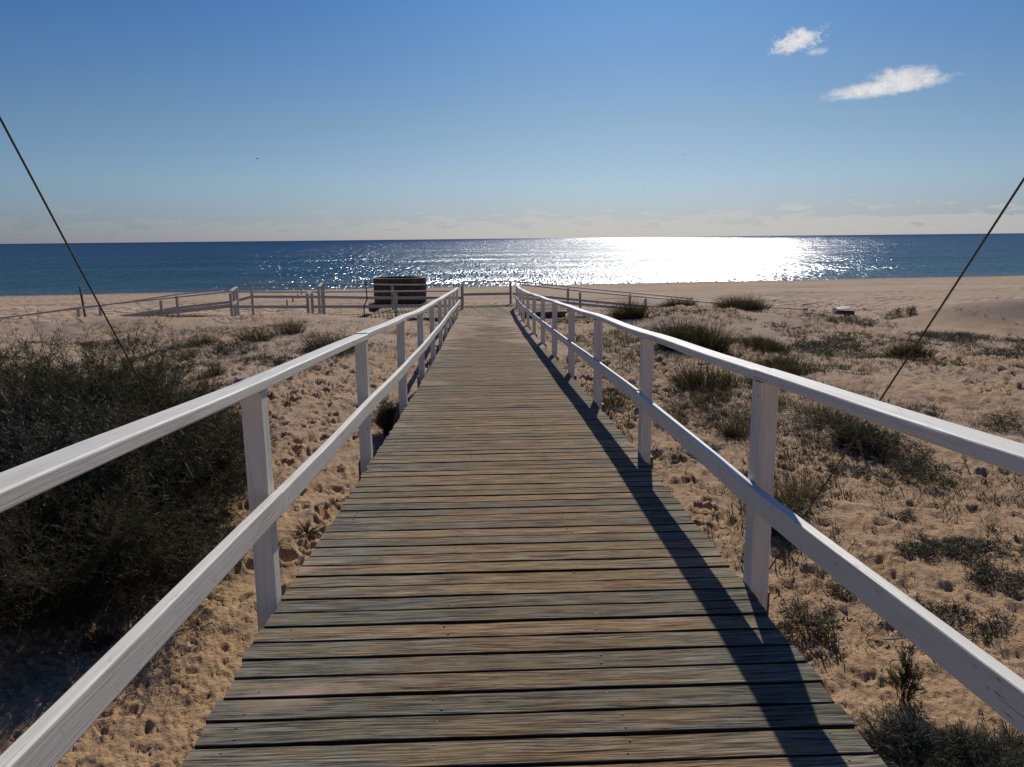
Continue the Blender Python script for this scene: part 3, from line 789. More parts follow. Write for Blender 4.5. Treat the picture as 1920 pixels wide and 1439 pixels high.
fence('landward rail of the pale fence running down the ramp at far left', [(-9.24, 28.0, -1.77), (-11.73, 28.0, -2.0), (-14.35, 27.4, -2.22), (-15.88, 26.6, -2.40), (-17.42, 26.0, -2.56)], post_i=(0, 1, 2, 3, 4), midh=0.14)
fence('dark shaded barrier fence closing the end of the boardwalk', [(-1.03, 31.2, -1.70), (0.92, 31.5, -1.71)], cat='barrier fence')
fence('pale fence on the seaward side of the walk going right, nearer the water', [(1.0, 31.5, -1.715), (3.27, 31.5, -1.96), (5.79, 31.3, -2.22), (8.22, 30.6, -2.44)], post_i=(1, 2, 3))
fence('pale fence on the landward side of the walk going right, behind the brown tuft', [(1.22, 29.5, -1.73), (3.57, 29.8, -2.03), (6.13, 29.8, -2.30), (8.49, 28.6, -2.45)], post_i=(1, 2, 3))
# rope line on short posts at the right
rp = empty('rope_fence', (11.27, 27.0, Z0 - 2.9)); tag(rp, 'low rope fence on two short grey posts half buried in the dune at right', 'rope fence')
for (x, y, z) in ((11.27, 27.0, -2.53), (13.05, 25.0, -2.67)):
    beam_obj('post', [(x - 11.27, y - 27, -0.2), (x - 11.27, y - 27, z + 2.9)], 0.12, 0.12, M['greypaint'], rp, r=0.02, n=2, side=(1, 0, 0))
tube_obj('rope', [(8.3 - 11.27, 28.7 - 27, 0.44), (9.8 - 11.27, 27.9 - 27, 0.33), (0, 0, 0.31), (12.0 - 11.27, -.9, 0.20), (12.6 - 11.27, -1.5, 0.17), (13.05 - 11.27, -2.0, 0.17)], 0.016, M['rope'], rp, 6)

# cable along the floor of the barrier
tag(tube_obj('steel_cable', [(-1.0, 30.2, ZP + 0.02), (0, 30.25, ZP + 0.015), (0.95, 30.3, ZP + 0.02)], 0.010, M['wire'], None, 6), 'thin dark cable lying across the boards before the barrier', 'cable')

# ------------------------------------------------------------------ round dark tub on its plinth
tx, ty = -3.72, 32.9
tub = empty('round_tub', (tx, ty, Z0 - 2.96)); tag(tub, 'big round open tub of dark banded timber behind the pale fences', 'round tub')


def ring_mesh(r_out, r_in, z0, z1, n=40, jit=0.0):
    V = []; Fc = []
    for i in range(n):
        a = 2 * math.pi * i / n; j = rnd.uniform(-jit, jit)
        for r_, z_ in ((r_out + j, z0), (r_out + j + 0.012, (z0 * 2 + z1) / 3), (r_out + j + 0.012, (z0 + 2 * z1) / 3), (r_out + j, z1), (r_in, z1), (r_in, z0)):
            V.append((r_ * math.cos(a), r_ * math.sin(a), z_ + (rnd.uniform(-jit, jit) if z_ not in (z0, z1) else 0)))
    for i in range(n):
        a, b = i * 6, ((i + 1) % n) * 6
        for k in range(6): k2 = (k + 1) % 6; Fc.append((a + k, b + k, b + k2, a + k2))
    return V, Fc


V, Fc = ring_mesh(1.34, 0.2, 0.0, 0.33); link('plinth', mesh_np('plinth', V, Fc, M['dark']), tub)
for k in range(7):
    z0 = 0.34 + k * 0.146
    V, Fc = ring_mesh(1.075 + 0.03 * math.sin((k + .5) / 7 * math.pi), 0.95, z0, z0 + 0.1425, 44, 0.012)
    link('timber_band', mesh_np('timber_band', V, Fc, M['dark']), tub)
V, Fc = ring_mesh(1.10, 0.99, 1.362, 1.395, 44, 0.0); link('rim', mesh_np('rim', V, Fc, M['rim']), tub)

# ------------------------------------------------------------------ wire mesh, stake, far poles
wm = empty('wire_mesh_fence', (-4.2, 26.1, Z0 - 2.6)); tag(wm, 'sagging rusty wire mesh half sunk in sand at the landing edge', 'wire mesh')
def gzr(x, y): return float(ground_base(x, y))
for hh in (0.10, 0.22):
    pts = [(x + 4.2, 0.02 * math.sin(x * 3), -2.60 + 2.6 + hh - 0.06 + 0.03 * math.sin(x * 1.7) + 0.03 * (x + 4.2) * 0) for x in np.linspace(-9.4, -2.4, 24)]
    tube_obj('line_wire', pts, 0.006, M['rust'], wm, 5)
vv = []
for x in np.arange(-6.6, -2.5, 0.145):
    vv.append(tube([(x + 4.2, 0, -0.30), (x + 4.2 + rnd.uniform(-.01, .01), 0.01, 0.17)], 0.0045, 5))
V, Fc = join(vv); o = link('upright_wire', mesh_np('upright_wire', V, Fc, M['rust']), wm); o['kind'] = 'stuff'
tag(tube_obj('bent_stake', [(-4.22, 26.15, Z0 - 2.75), (-4.22, 26.15, Z0 - 2.2), (-4.10, 26.15, Z0 - 1.95), (-4.12, 26.15, Z0 - 1.6), (-4.13, 26.15, Z0 - 1.37)], 0.022, M['rust'], None, 6),
    'thin bent rusty stake standing just left of the dark tub', 'stake')
lp = empty('leaning_pole', (-16.0, 31.0, Z0 - 3.0)); tag(lp, 'tall dark leaning pole with a pale top at far left', 'pole')
beam_obj('shaft', [(0.05, 0, -0.3), (-0.05, 0, 1.30)], 0.07, 0.07, M['dark'], lp, r=0.01, n=1, side=(1, 0, 0))
beam_obj('pale_plate', [(0.03, -0.04, 1.02), (0.02, -0.045, 1.34)], 0.07, 0.02, M['greypaint'], lp, r=0.003, n=1, side=(1, 0, 0))
for x, y, h, lb in ((-10.32, 40, 0.40, 'nearest and largest of the four dark stakes stepping down the beach'), (-11.49, 46, 0.38, 'second of the four dark stakes stepping down the beach'),
                    (-12.87, 53, 0.36, 'third of the four dark stakes stepping down the beach'), (-15.19, 64, 0.42, 'farthest of the four dark stakes, closest to the water')):
    z = gzr(x, y) + Z0
    tag(tube_obj('beach_stake', [(x, y, z - 0.2), (x + 0.01, y, z + h * .6), (x + 0.015, y, z + h)], [0.04, 0.035, 0.03], M['dark'], None, 8), lb, 'stake', 'dark stakes in a row down the beach')

# half-buried bench / crate at right
bx = empty('half_buried_bench', (11.5, 24.5, Z0 - 2.72)); tag(bx, 'broken white bench half buried in the dune at right', 'bench')
zb = gzr(11.5, 24.5) + 2.72
beam_obj('leg', [(-0.33, 0, zb - 0.15), (-0.33, 0, zb + 0.24)], 0.10, 0.10, M['paint'], bx, r=0.01, n=1, side=(1, 0, 0))
beam_obj('leg', [(0.27, 0.1, zb - 0.15), (0.27, 0.1, zb + 0.10)], 0.08, 0.10, M['paint'], bx, r=0.01, n=1, side=(1, 0, 0))
for k in range(3):
    beam_obj('slat', [(-0.27, -0.12 + k * 0.16, zb + 0.19 - k * 0.004), (0.30, -0.10 + k * 0.17, zb + 0.17 + 0.03 * k)], 0.14, 0.025, M['paint'], bx, r=0.004, n=1)
beam_obj('shaded_side_board', [(-0.26, -0.02, zb + 0.08), (0.33, -0.02, zb + 0.05)], 0.03, 0.13, M['dark'], bx, r=0.004, n=1)  # dark board, shade under the slats put into its colour

# ------------------------------------------------------------------ guy wires
def guy(A, B, label):
    A = Vector(A); B = Vector(B); e = empty('guy_wire', A); tag(e, label, 'guy wire')
    D = B - A; n = 14; far = 2.6
    pts = []
    for i in range(n + 1):
        t = i / n * far; p = D * t; p.z -= 0.012 * math.sin(math.pi * min(t, 1)) * D.length * 0.25; pts.append(tuple(p))
    tube_obj('cable', pts, 0.0050 if A.x < 0 else 0.0037, M['wire'], e, 8)
    tube_obj('turnbuckle', [tuple(D * 0.16), tuple(D * 0.165), tuple(D * 0.20), tuple(D * 0.205)], [0.004, 0.009, 0.009, 0.004], M['screw'], e, 8)
    tube_obj('anchor_stake', [(0, 0, -0.3), (0, 0, 0.05), (0.0, 0.01, 0.09)], 0.014, M['rust'], e, 8)


guy((-2.811, 7.3, Z0 - 2.75), (-1.792, 1.6, Z0 + 2.0), 'taut steel guy wire rising at left from the dark bush')
guy((1.246, 4.6, Z0 - 2.86), (1.567, 0.85, Z0 + 2.0), 'taut steel guy wire rising at right from the sand behind the first post')


# ------------------------------------------------------------------ plants
def ribbons(B, D, Ln, Wd, droop, S=3, taper=0.85, side=None):
    """curved tapering blades: base, direction, length, width, droop"""
    n = len(B); D = D / np.linalg.norm(D, axis=1, keepdims=True)
    if side is None:
        an = rng.uniform(0, 2 * np.pi, n); side = np.stack([np.cos(an), np.sin(an), np.zeros(n)], 1)
    side = side - D * np.sum(side * D, 1, keepdims=True); side /= np.linalg.norm(side, axis=1, keepdims=True) + 1e-9
    V = np.zeros((n, S + 1, 2, 3))
    hv = D.copy(); hv[:, 2] = 0; hv /= np.linalg.norm(hv, axis=1, keepdims=True) + 1e-6
    for k in range(S + 1):
        t = k / S
        p = B + D * (Ln * t)[:, None] + hv * (droop * Ln * t * t * 0.6)[:, None]; p[:, 2] -= droop * Ln * t * t
        wk = (Wd * (1 - taper * t ** 1.5) / 2)[:, None]
        V[:, k, 0] = p - side * wk; V[:, k, 1] = p + side * wk
    base = (np.arange(n) * (S + 1) * 2)[:, None]
    q = []
    for k in range(S): q.append(np.stack([base[:, 0] + 2 * k, base[:, 0] + 2 * k + 1, base[:, 0] + 2 * k + 3, base[:, 0] + 2 * k + 2], 1))
    return V.reshape(-1, 3), np.concatenate(q)


def merge(lst):
    V = []; Fc = []; n = 0
    for v, f in lst: V.append(v); Fc.append(f + n); n += len(v)
    return np.concatenate(V), np.concatenate(Fc)


def grass_mesh(n, rad, h, lean, wd=0.006, wind=(-0.15, -0.05), drp=0.35):
    a = rng.uniform(0, 2 * np.pi, n); r = rad * np.sqrt(rng.uniform(0, 1, n)) * 0.8
    nc = max(3, n // 60); ca = rng.uniform(0, 2 * np.pi, nc); cr = rad * np.sqrt(rng.uniform(0, 1, nc)) * 0.75
    k = rng.integers(0, nc, n)
    B = np.stack([cr[k] * np.cos(ca[k]) + r * .35 * np.cos(a), cr[k] * np.sin(ca[k]) + r * .35 * np.sin(a), np.full(n, -0.03)], 1)
    D = np.stack([np.cos(a) * rng.uniform(0, lean, n) + wind[0] + B[:, 0] / rad * lean * .5, np.sin(a) * rng.uniform(0, lean, n) + wind[1] + B[:, 1] / rad * lean * .5, np.ones(n)], 1)
    Ln = h * rng.uniform(0.35, 1.0, n) * (0.75 + 0.5 * rng.uniform(0, 1, nc))[k] * np.where(rng.uniform(0, 1, n) < 0.08, 1.3, 1.0) * (1 - 0.35 * (np.hypot(B[:, 0], B[:, 1]) / rad) ** 2)
    return ribbons(B, D, Ln, wd * rng.uniform(0.6, 1.3, n), rng.uniform(0, drp, n), 3)


def shrub_mesh(rx, ry, h, stems, per, leaf, lw, droop=0.2, up=0.6, flat=0.5):
    """short-twigged shrub: crooked stems from the root, fine side twigs, many small leaves; returns (leaf mesh, stem mesh)"""
    n = stems
    a = rng.uniform(0, 2 * np.pi, n); r0 = np.sqrt(rng.uniform(0, 1, n))
    B = np.stack([0.35 * rx * r0 * np.cos(a), 0.35 * ry * r0 * np.sin(a), np.full(n, -0.04)], 1)
    a2 = a + rng.normal(0, 0.35, n); rr_ = r0 ** 0.8
    # dome with lumps
    lump = 1 + 0.22 * np.sin(3 * a2 + 1.3) * rr_ + 0.15 * np.sin(5 * a2 + 4) + rng.normal(0, 0.10, n)
    T = np.stack([rx * rr_ * np.cos(a2) * lump, ry * rr_ * np.sin(a2) * lump, h * np.sqrt(np.clip(1 - (rr_ * 0.93) ** 2, 0.05, 1)) * lump * np.where(rng.uniform(0, 1, n) < 0.12, rng.uniform(1.0, 1.28, n), rng.uniform(0.5, 1.05, n))], 1)
    S = 4; ctrl = (B + T) / 2 + np.stack([rng.normal(0, .06 * rx, n), rng.normal(0, .06 * ry, n), 0.12 * h + rng.normal(0, .05 * h, n)], 1)
    tt = np.linspace(0, 1, S + 1)
    P = [(1 - t) ** 2 * B + 2 * t * (1 - t) * ctrl + t * t * T for t in tt]
    Ds = [(2 * (1 - t) * (ctrl - B) + 2 * t * (T - ctrl)) for t in tt]
    st = []
    for k in range(S):
        d = P[k + 1] - P[k]; ln = np.linalg.norm(d, axis=1)
        st.append(ribbons(P[k], d, ln, np.full(n, 0.011 * (1 - 0.2 * k)), np.zeros(n), 1, 0.15))
    # twigs along each stem
    m_ = per; N = n * m_
    t = rng.uniform(0.30, 1.0, N) ** 0.75; ix = np.repeat(np.arange(n), m_)
    Pp = ((1 - t) ** 2)[:, None] * B[ix] + (2 * t * (1 - t))[:, None] * ctrl[ix] + (t * t)[:, None] * T[ix]
    Dd = (2 * (1 - t))[:, None] * (ctrl - B)[ix] + (2 * t)[:, None] * (T - ctrl)[ix]; Dd /= np.linalg.norm(Dd, axis=1, keepdims=True)
    tw = Dd * up + rng.normal(0, 0.55, (N, 3)) + np.array([0, 0, 0.25]); tl = rng.uniform(0.5, 1.4, N) * leaf * 4.0
    st.append(ribbons(Pp, tw, tl, np.full(N, 0.0035), np.full(N, droop), 2, 0.6))
    tw /= np.linalg.norm(tw, axis=1, keepdims=True)
    lv = []
    q = 7
    ix2 = np.repeat(np.arange(N), q); s = rng.uniform(0.1, 1.05, N * q)
    LB = Pp[ix2] + tw[ix2] * (tl[ix2] * s)[:, None] + rng.normal(0, leaf * 0.12, (N * q, 3)); LB[:, 2] -= droop * tl[ix2] * s * s
    LD = tw[ix2] * 0.95 + rng.normal(0, 0.45, (N * q, 3)) + np.array([0, 0, 0.25])
    lv.append(ribbons(LB, LD, 1.25 * leaf * rng.uniform(0.5, 1.3, N * q), 0.62 * lw * rng.uniform(0.6, 1.3, N * q), rng.uniform(0, 0.4, N * q), 1, 0.75))
    return merge(lv), merge(st)


def creeper_mesh(rad, n, leaf=0.03, lw=0.008, h=0.07, gap=0.5):
    """patchy mat of small shoots"""
    k = max(10, n // 26); a = rng.uniform(0, 2 * np.pi, k); r = rad * np.sqrt(rng.uniform(0, 1, k)) * (1 + 0.25 * np.sin(3 * a + rng.uniform(0, 6)))
    cx_, cy_ = r * np.cos(a), r * np.sin(a) * rng.uniform(.55, .9)
    i = rng.integers(0, k, n)
    B = np.stack([cx_[i] + rng.normal(0, rad * .055 + .02, n), cy_[i] + rng.normal(0, rad * .055 + .02, n), rng.uniform(-0.01, h, n) * np.exp(-(r[i] / rad) ** 2 * 0.8)], 1)
    D = np.stack([rng.normal(0, 0.7, n), rng.normal(0, 0.7, n), rng.uniform(0.2, 1.1, n)], 1)
    return ribbons(B, D, leaf * rng.uniform(0.6, 2.2, n), lw * rng.uniform(0.6, 1.3, n), rng.uniform(0, .5, n), 1, 0.8)


def ground_at(x, y): return float(ground_z(np.array([x]), np.array([y]), False)[0]) + Z0


def drape(V, x, y, rz, s):
    """world positions of a mat that follows the sand"""
    c, s_ = math.cos(rz), math.sin(rz)
    X = (V[:, 0] * c - V[:, 1] * s_) * s; Y = (V[:, 0] * s_ + V[:, 1] * c) * s
    g0 = ground_at(x, y)
    gz = ground_z(X + x, Y + y, False) + Z0 - g0
    return np.stack([X, Y, V[:, 2] * s + gz], 1), g0


def place(name, label, cat, group, V, Fc, mat, x, y, rz=0.0, s=1.0, follow=True, parent=None):
    W, g0 = drape(V, x, y, rz, s)
    o = link(name, mesh_np(name, W, Fc, mat), parent)
    if parent is None:
        o.location = (x, y, g0); tag(o, label, cat, group)
    return o


# --- the big dark bushes at left
def big_bush(x, y, rx, ry, h, stems, per, leaf, lw, mat, label, **kw):
    root = empty('dune_bush', (x, y, ground_at(x, y) - 0.02)); tag(root, label, 'bush', 'bushes at the left of the boardwalk')
    (lv, lf), (sv_, sf) = shrub_mesh(rx, ry, h, stems, per, leaf, lw, **kw)
    link('foliage', mesh_np('foliage', lv, lf, M[mat]), root); link('stems', mesh_np('stems', sv_, sf, M['twig']), root)
    return root


big_bush(-5.0, 9.3, 1.55, 1.3, 1.42, 430, 26, 0.058, 0.011, 'shrub', 'tallest dark green bush, at the left edge behind the handrail')
big_bush(-3.75, 8.6, 0.95, 1.0, 1.02, 330, 24, 0.052, 0.010, 'shrub', 'rounded dark bush where the left guy wire comes down')
big_bush(-3.35, 7.2, 1.05, 1.0, 1.02, 360, 24, 0.050, 0.0095, 'shrub', 'dark olive bush just behind the first left post')
big_bush(-4.8, 7.2, 1.5, 1.3, 1.15, 420, 24, 0.054, 0.011, 'greyshrub', 'grey green bush showing through above the left top rail')
big_bush(-3.45, 5.75, 1.2, 1.0, 0.86, 400, 24, 0.044, 0.0085, 'shrub', 'low dark bush between the two left rails')
big_bush(-6.9, 10.4, 1.7, 1.3, 1.15, 300, 22, 0.060, 0.012, 'shrub', 'dark bush cut by the left edge, behind the tallest one')

# --- marram tufts, one by one: x, y, radius, height, blades, material, label
TUFTS = [
    (3.23, 9.74, 0.32, 0.42, 420, 'marram', 'green brown tuft low between the first and second right posts'),
    (3.36, 11.26, 0.32, 0.44, 380, 'brownr', 'brown tuft higher between the first and second right posts'),
    (4.54, 10.29, 0.45, 0.45, 520, 'marram', 'wide dark tuft just under the right top rail, left of the wire'),
    (4.11, 11.17, 0.28, 0.40, 300, 'brownr', 'brown thin tuft directly right of the first right post top'),
    (2.40, 10.28, 0.26, 0.37, 300, 'marram', 'green tuft directly right of the second right post'),
    (1.83, 11.61, 0.23, 0.50, 200, 'marram', 'thin tuft leaning on the planks at the third right post'),
    (5.96, 16.24, 0.63, 0.40, 420, 'marram', 'dark green tuft in the hollow of the right dune'),
    (5.60, 13.63, 0.59, 0.29, 420, 'brownr', 'low brown tuft in front of the smooth sand on the right dune'),
    (-5.47, 17.96, 0.50, 0.56, 180, 'marram', 'thin green tuft on the left dune nearer the bush'),
    (-5.08, 19.33, 0.47, 0.60, 170, 'dry', 'thin straw tuft on the left dune beside the green one'),
    (-6.59, 17.30, 0.54, 0.36, 200, 'marram', 'flat green tuft on the left dune behind the wire'),
    (-3.47, 16.63, 0.63, 0.59, 420, 'marram', 'green tuft of dune grass on the left dune, halfway to the tub'),
    (4.10, 22.30, 0.55, 0.85, 420, 'brownr', 'brown upright tuft in front of the right-hand fence'),
    (4.22, 16.05, 0.82, 0.95, 900, 'brownr', 'largest dark tuft on the right dune, behind the handrail'),
    (6.05, 24.51, 0.62, 0.52, 420, 'marram', 'left one of two green tufts on the crest of the right dune'),
    (7.75, 23.31, 0.80, 0.62, 620, 'marram', 'right one of two green tufts on the crest of the right dune'),
    (3.55, 12.55, 0.66, 0.45, 480, 'marram', 'low green tuft seen under the right rail, past the second post'),
    (5.58, 14.55, 0.62, 0.31, 380, 'marram', 'low olive tuft to the right of the largest dark tuft'),
    (8.52, 15.24, 0.43, 0.41, 520, 'marram', 'compact dark tuft crossed by the right guy wire, with a strong shadow'),
    (2.93, 7.39, 0.33, 0.51, 420, 'dry', 'straw-coloured tuft between the rails beside the first right post'),
    (-9.41, 24.23, 0.88, 0.20, 420, 'marram', 'long low strip of grass at the foot of the left corner fence'),
    (-5.27, 14.10, 0.42, 0.26, 160, 'marram', 'small thin tuft between the big bush and the left dune'),
    (-6.12, 15.92, 0.43, 0.36, 130, 'dry', 'sparse dry tuft on the left dune above the big bush'),
    (2.85, 3.89, 0.14, 0.19, 130, 'marram', 'small fresh grass tuft under the right mid rail near the bottom corner'),
    (-1.48, 11.23, 0.18, 0.48, 130, 'marram', 'dark tuft growing against the left edge of the planks'),
]
for i, (x, y, r_, h_, n_, mt, lb) in enumerate(TUFTS):
    V, Fc = grass_mesh(int(n_ * (3.0 if y > 12 else 1.6)), r_, h_, 0.65, 0.0095 if y > 12 else 0.005, wind=(-0.1, -0.05))
    place('grass_tuft', lb, 'grass tuft', 'grass tufts on the dunes', V, Fc, M[mt], x, y)

# --- creeping mats and small dark shrubs
MATS = [
    (-6.99, 17.22, 0.86, 900, 'creeper', 'grey mat plant left of the guy wire on the left dune'),
    (-5.69, 16.66, 0.71, 700, 'creeper', 'grey mat plant right of the guy wire on the left dune'),
    (-9.53, 19.47, 0.80, 600, 'creeper', 'grey mat plant near the left frame edge below the ramp fence'),
    (-6.53, 14.43, 0.78, 800, 'creeper', 'spreading mat just above the tallest bush'),
    (-4.10, 15.07, 0.72, 800, 'creeper', 'dark mat below the green tuft on the left dune'),
    (7.26, 16.56, 1.12, 1500, 'creeper', 'broad olive mat in the middle of the right dune'),
    (5.76, 17.48, 0.91, 1100, 'creeper', 'olive mat behind the largest dark tuft'),
    (11.05, 17.64, 1.01, 1500, 'creeper', 'dense mat at right behind the dark compact tuft'),
    (12.41, 16.28, 1.12, 1400, 'creeper', 'dark mat cut by the right frame edge, upper one'),
    (10.94, 15.37, 0.83, 900, 'creeper', 'low mat near the right frame edge below the pale dune'),
    (4.30, 10.01, 0.77, 1900, 'shrub', 'dark spreading patch under the right top rail, above the wire'),
    (3.27, 10.27, 0.59, 1300, 'shrub', 'dark patch seen just right of the second right post'),
    (2.77, 10.98, 0.51, 900, 'shrub', 'small dark patch seen left of the second right post'),
    (2.30, 9.09, 0.44, 800, 'creeper', 'olive patch close beside the planks past the second right post'),
    (4.71, 12.44, 0.60, 1000, 'creeper', 'olive mat above the right top rail, left of the smooth sand'),
    (4.83, 8.82, 0.39, 1200, 'shrub', 'dark flat bush under the right top rail near the wire'),
    (4.66, 7.99, 0.32, 900, 'shrub', 'dark small bush below the flat one, right of the wire'),
    (3.95, 8.14, 0.33, 800, 'creeper', 'grey mat between the wire and the dark flat bush'),
    (7.04, 9.95, 0.38, 900, 'shrub', 'dark clump at the right frame edge above the rail'),
    (6.19, 10.83, 0.35, 500, 'creeper', 'small grey clump higher at the right frame edge'),
    (2.68, 6.80, 0.21, 600, 'shrub', 'dark clump at the foot of the straw-coloured tuft'),
    (4.18, 6.18, 0.39, 1300, 'creeper', 'upper creeping mat in the sand below the right top rail'),
    (3.60, 6.16, 0.22, 500, 'creeper', 'left tail of the creeping mat in the sand below the right top rail'),
    (4.05, 5.67, 0.32, 900, 'creeper', 'lower creeping mat near the right frame edge'),
    (2.73, 5.66, 0.16, 300, 'creeper', 'tiny sprawling plant between the first post and the mid rail'),
    (3.39, 5.11, 0.30, 800, 'creeper', 'creeping mat just above the right mid rail'),
    (2.12, 5.14, 0.14, 420, 'shrub', 'small dark mat in the sand beside the rail shadow'),
    (2.29, 5.08, 0.10, 240, 'shrub', 'tiny dark mat right beside the other one by the rail shadow'),
    (3.82, 6.83, 0.15, 260, 'creeper', 'tiny grey plant alone in the sand below the dark small bush'),
    (1.83, 11.30, 0.34, 700, 'creeper', 'olive patch at the foot of the third right post'),
    (10.01, 20.82, 0.70, 500, 'creeper', 'faint mat in front of the half-buried bench'),
    (-2.97, 5.14, 0.12, 160, 'creeper', 'tiny plant on the bright sand below the left mid rail'),
    (11.89, 21.76, 0.46, 600, 'shrub', 'dark fringe of plants beside the right rope post'),
]
for i, (x, y, r_, n_, mt, lb) in enumerate(MATS):
    big = y > 12
    V, Fc = creeper_mesh(r_, int(n_ * (2.0 if big else 2.0)), 0.050 if big else 0.030, 0.014 if big else 0.0075, 0.27 if mt == 'shrub' else (0.12 if big else 0.055))
    place('mat_plant', lb, 'mat plant', 'low plants in the sand', V, Fc, M[mt], x, y, rnd.uniform(-0.5, 0.5))

# --- spiky rosettes by the planks
for (x, y, r_, n_, lb) in ((-1.87, 7.01, 0.23, 60, 'larger spiky rosette plant beside the planks at left'), (-2.11, 6.73, 0.16, 40, 'smaller spiky rosette right behind the first left post'),
                           (-1.75, 7.82, 0.12, 26, 'tiny spiky seedling above the two rosettes')):
    a_ = rng.uniform(0, 2 * np.pi, n_); B = np.zeros((n_, 3)); B[:, 2] = 0.0
    D = np.stack([np.cos(a_), np.sin(a_), rng.uniform(0.25, 1.3, n_)], 1)
    V, Fc = ribbons(B, D, r_ * rng.uniform(0.6, 1.15, n_), np.full(n_, 0.012), rng.uniform(0.1, 0.5, n_), 3, 0.9)
    place('rosette_plant', lb, 'rosette plant', 'spiky rosettes beside the planks', V, Fc, M['shrub'], x, y)

# --- front right cushion bush and the sprig behind it
cb = empty('cushion_bush', (2.28, 3.45, ground_at(2.28, 3.45) - 0.01)); tag(cb, 'dense grey green cushion bush at the bottom right beside the planks', 'bush')
(lv, lf), (s1, s2) = shrub_mesh(0.44, 0.44, 0.27, 380, 24, 0.030, 0.0052, up=0.8)
link('foliage', mesh_np('foliage', lv, lf, M['greyshrub']), cb); link('stems', mesh_np('stems', s1, s2, M['twig']), cb)
sp = empty('leafy_sprig', (2.47, 4.31, ground_at(2.47, 4.31))); tag(sp, 'single upright leafy sprig just above the cushion bush', 'sprig')
(lv, lf), (s1, s2) = shrub_mesh(0.07, 0.07, 0.31, 14, 12, 0.030, 0.010, up=0.9)
link('foliage', mesh_np('foliage', lv, lf, M['shrub']), sp); link('stems', mesh_np('stems', s1, s2, M['twig']), sp)

# --- little bushes given real height (those that stand up from the sand)
for (x, y, rx, h, st, lb) in ((4.58, 9.2, 0.40, 0.28, 100, 'round dark bush half hidden by the right top rail'), (2.62, 6.9, 0.22, 0.26, 60, 'twiggy bush at the foot of the right guy wire'),
                              (-1.48, 10.3, 0.18, 0.50, 60, 'dark twiggy bush pressed against the left plank edge')):
    e = empty('small_bush', (x, y, ground_at(x, y) - 0.01)); tag(e, lb, 'bush')
    (lv, lf), (s1, s2) = shrub_mesh(rx, rx, h, st, 14, 0.034, 0.007)
    link('foliage', mesh_np('foliage', lv, lf, M['shrub']), e); link('stems', mesh_np('stems', s1, s2, M['twig']), e)

# --- sparse stems and sprouts that nobody could count
def scatter(name, label, n, region, dens, mat, h, wd, lean, seed, hv=1.0):
    r_ = np.random.default_rng(seed); x0, x1, y0, y1 = region
    X = r_.uniform(x0, x1, n); Y = r_.uniform(y0, y1, n)
    keep = r_.uniform(0, 1, n) < dens(X, Y); X, Y = X[keep], Y[keep]
    m_ = 6; k = len(X); ix = np.repeat(np.arange(k), m_)
    gz = ground_z(X, Y, False) + Z0
    a_ = r_.uniform(0, 2 * np.pi, k * m_)
    B = np.stack([X[ix] + r_.normal(0, .03, k * m_), Y[ix] + r_.normal(0, .03, k * m_), gz[ix] - 0.01], 1)
    D = np.stack([np.cos(a_) * r_.uniform(0, lean, k * m_), np.sin(a_) * r_.uniform(0, lean, k * m_), np.ones(k * m_)], 1)
    sz = (0.4 + r_.uniform(0, 1, k) ** 2)[ix]
    V, Fc = ribbons(B, D, h * sz * r_.uniform(0.4, 1.1, k * m_), np.full(k * m_, wd), r_.uniform(0, 0.4, k * m_), 2, 0.8)
    o = link(name, mesh_np(name, V, Fc, M[mat])); tag(o, label, kind='stuff'); return o


def dens_right(X, Y):
    nse = fbm(X / 1.3, Y / 1.3, 201, 4)
    d = bump2(X, Y, 5.0, 18, 4.6, 7.0, 1.15) + bump2(X, Y, 3.4, 10.0, 2.4, 4.2, 1.35) + bump2(X, Y, 11.5, 16.5, 3.0, 2.2, 0.7) + bump2(X, Y, 5.5, 6.5, 2.5, 2.0, 0.4)
    return np.clip(d * (0.38 + 2.4 * nse), 0, 1) * (np.abs(X) > 1.35)


def dens_left(X, Y):
    nse = fbm(X / 1.3, Y / 1.3, 211, 4)
    d = bump2(X, Y, -5.0, 18.5, 4.6, 5.0, 1.0) + bump2(X, Y, -9.5, 19.5, 3.6, 4.0, 0.8) + bump2(X, Y, -7, 12.5, 3.0, 3.0, 0.8)
    return np.clip(d * (0.34 + 2.2 * nse), 0, 1) * (np.abs(X) > 1.6)


def patchy(f, seed, sc_, cut):
    return lambda X, Y: np.clip((fbm(X / sc_, Y / sc_, seed, 3) - cut) * 7, 0, 1) * np.clip(f(X, Y) * 1.8, 0, 1)


scatter('dry_grass', 'thin dry grass stems scattered over the right dune', 9000, (1.4, 14, 4.5, 27), dens_right, 'dry', 0.20, 0.005, 0.9, 1)
scatter('sparse_grass', 'thin green grass scattered over the right dune', 17000, (1.4, 14, 4.5, 27), dens_right, 'marram', 0.19, 0.009, 1.1, 2)
scatter('dry_grass', 'thin dry grass stems scattered over the left dune', 6500, (-13, -1.6, 9, 26), dens_left, 'dry', 0.20, 0.005, 0.9, 3)
scatter('sparse_grass', 'thin green grass scattered over the left dune', 7500, (-13, -1.6, 9, 26), dens_left, 'marram', 0.15, 0.007, 1.1, 4)
scatter('ground_cover', 'low dark creeping cover in patches on the right dune', 32000, (1.4, 15, 4.5, 26), patchy(dens_right, 231, 0.8, -0.02), 'creeper', 0.095, 0.015, 1.8, 6)
scatter('ground_cover', 'low dark creeping cover in patches on the left dune', 12000, (-14, -1.6, 10, 25), patchy(dens_left, 241, 0.8, 0.04), 'creeper', 0.075, 0.013, 1.8, 7)
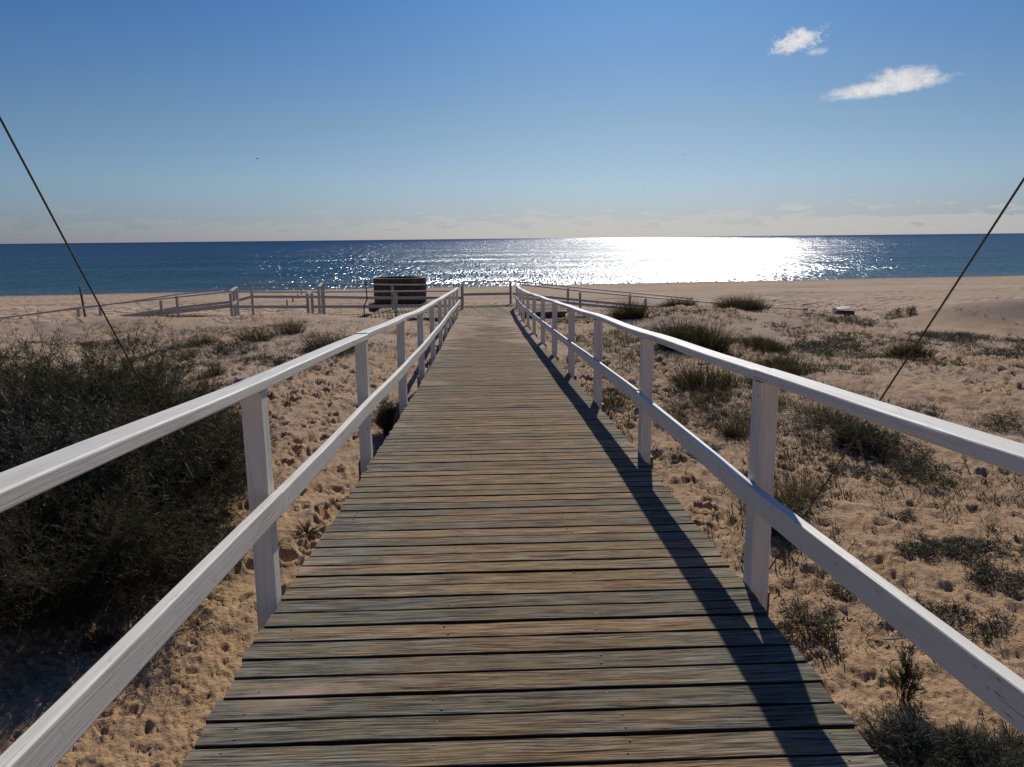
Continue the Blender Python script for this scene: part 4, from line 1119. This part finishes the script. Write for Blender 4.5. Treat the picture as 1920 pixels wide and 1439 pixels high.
scatter('ground_litter', 'dark bits of leaves and twigs strewn on the sand', 11000, (-9, 9, 2.4, 15), lambda X, Y: np.clip(0.22 + 1.7 * fbm(X / .8, Y / .8, 221, 3), 0, 1) * (np.abs(X) > 1.25), 'creeper', 0.026, 0.007, 2.5, 5)

# stick
tag(tube_obj('driftwood_stick', [(2.68, 4.97, ground_at(2.68, 4.97) + 0.012), (2.76, 4.96, ground_at(2.76, 4.96) + 0.018), (2.85, 4.98, ground_at(2.85, 4.98) + 0.012)], [0.006, 0.008, 0.005], M['stick'], None, 6),
    'short bleached stick lying on the sand above the leafy sprig', 'stick')


# ------------------------------------------------------------------ gulls, tiny and far
def gull(x, y, z, sp_, rz, label, gs=0.36):
    e = empty('gull', (x, y, z)); e.rotation_euler = (0, 0, rz); e.scale = (gs, gs, gs); tag(e, label, 'bird', 'birds flying over the beach')
    tube_obj('body', [(-0.20, 0, 0), (-0.10, 0, 0.0), (0.06, 0, 0.01), (0.16, 0, 0.03), (0.22, 0, 0.02)], [0.02, 0.06, 0.07, 0.045, 0.012], M['bird'], e, 8)
    for s_ in (-1, 1):
        V = [(0.08, 0.03 * s_, 0.03), (-0.06, 0.03 * s_, 0.03), (0.12, 0.25 * s_, 0.03 + sp_), (-0.02, 0.25 * s_, 0.025 + sp_), (0.02, 0.60 * s_, sp_ * 0.8), (-0.03, 0.60 * s_, sp_ * 0.8)]
        V2 = [(a_, b_, c_ - 0.012) for a_, b_, c_ in V]
        Fc = [(0, 2, 3, 1), (2, 4, 5, 3), (6, 7, 9, 8), (8, 9, 11, 10), (0, 6, 8, 2), (2, 8, 10, 4), (1, 3, 9, 7), (3, 5, 11, 9), (4, 10, 11, 5), (0, 1, 7, 6)]
        link('wing', mesh_np('wing', V + V2, Fc, M['bird']), e)


gull(-16.92, 60, Z0 + 6.03, 0.12, 0.7, 'tiny dark bird high in the sky at left')
gull(22.9, 90, Z0 + 9.2, 0.10, 2.2, 'tiny dark bird high in the sky, right of centre')
gull(24.3, 120, Z0 + 7.75, 0.14, 0.3, 'tiny dark bird in mid sky above the glitter')
gull(31.1, 200, Z0 + 1.3, 0.10, 1.4, 'tiny dark bird just above the horizon and the glitter', 0.6)
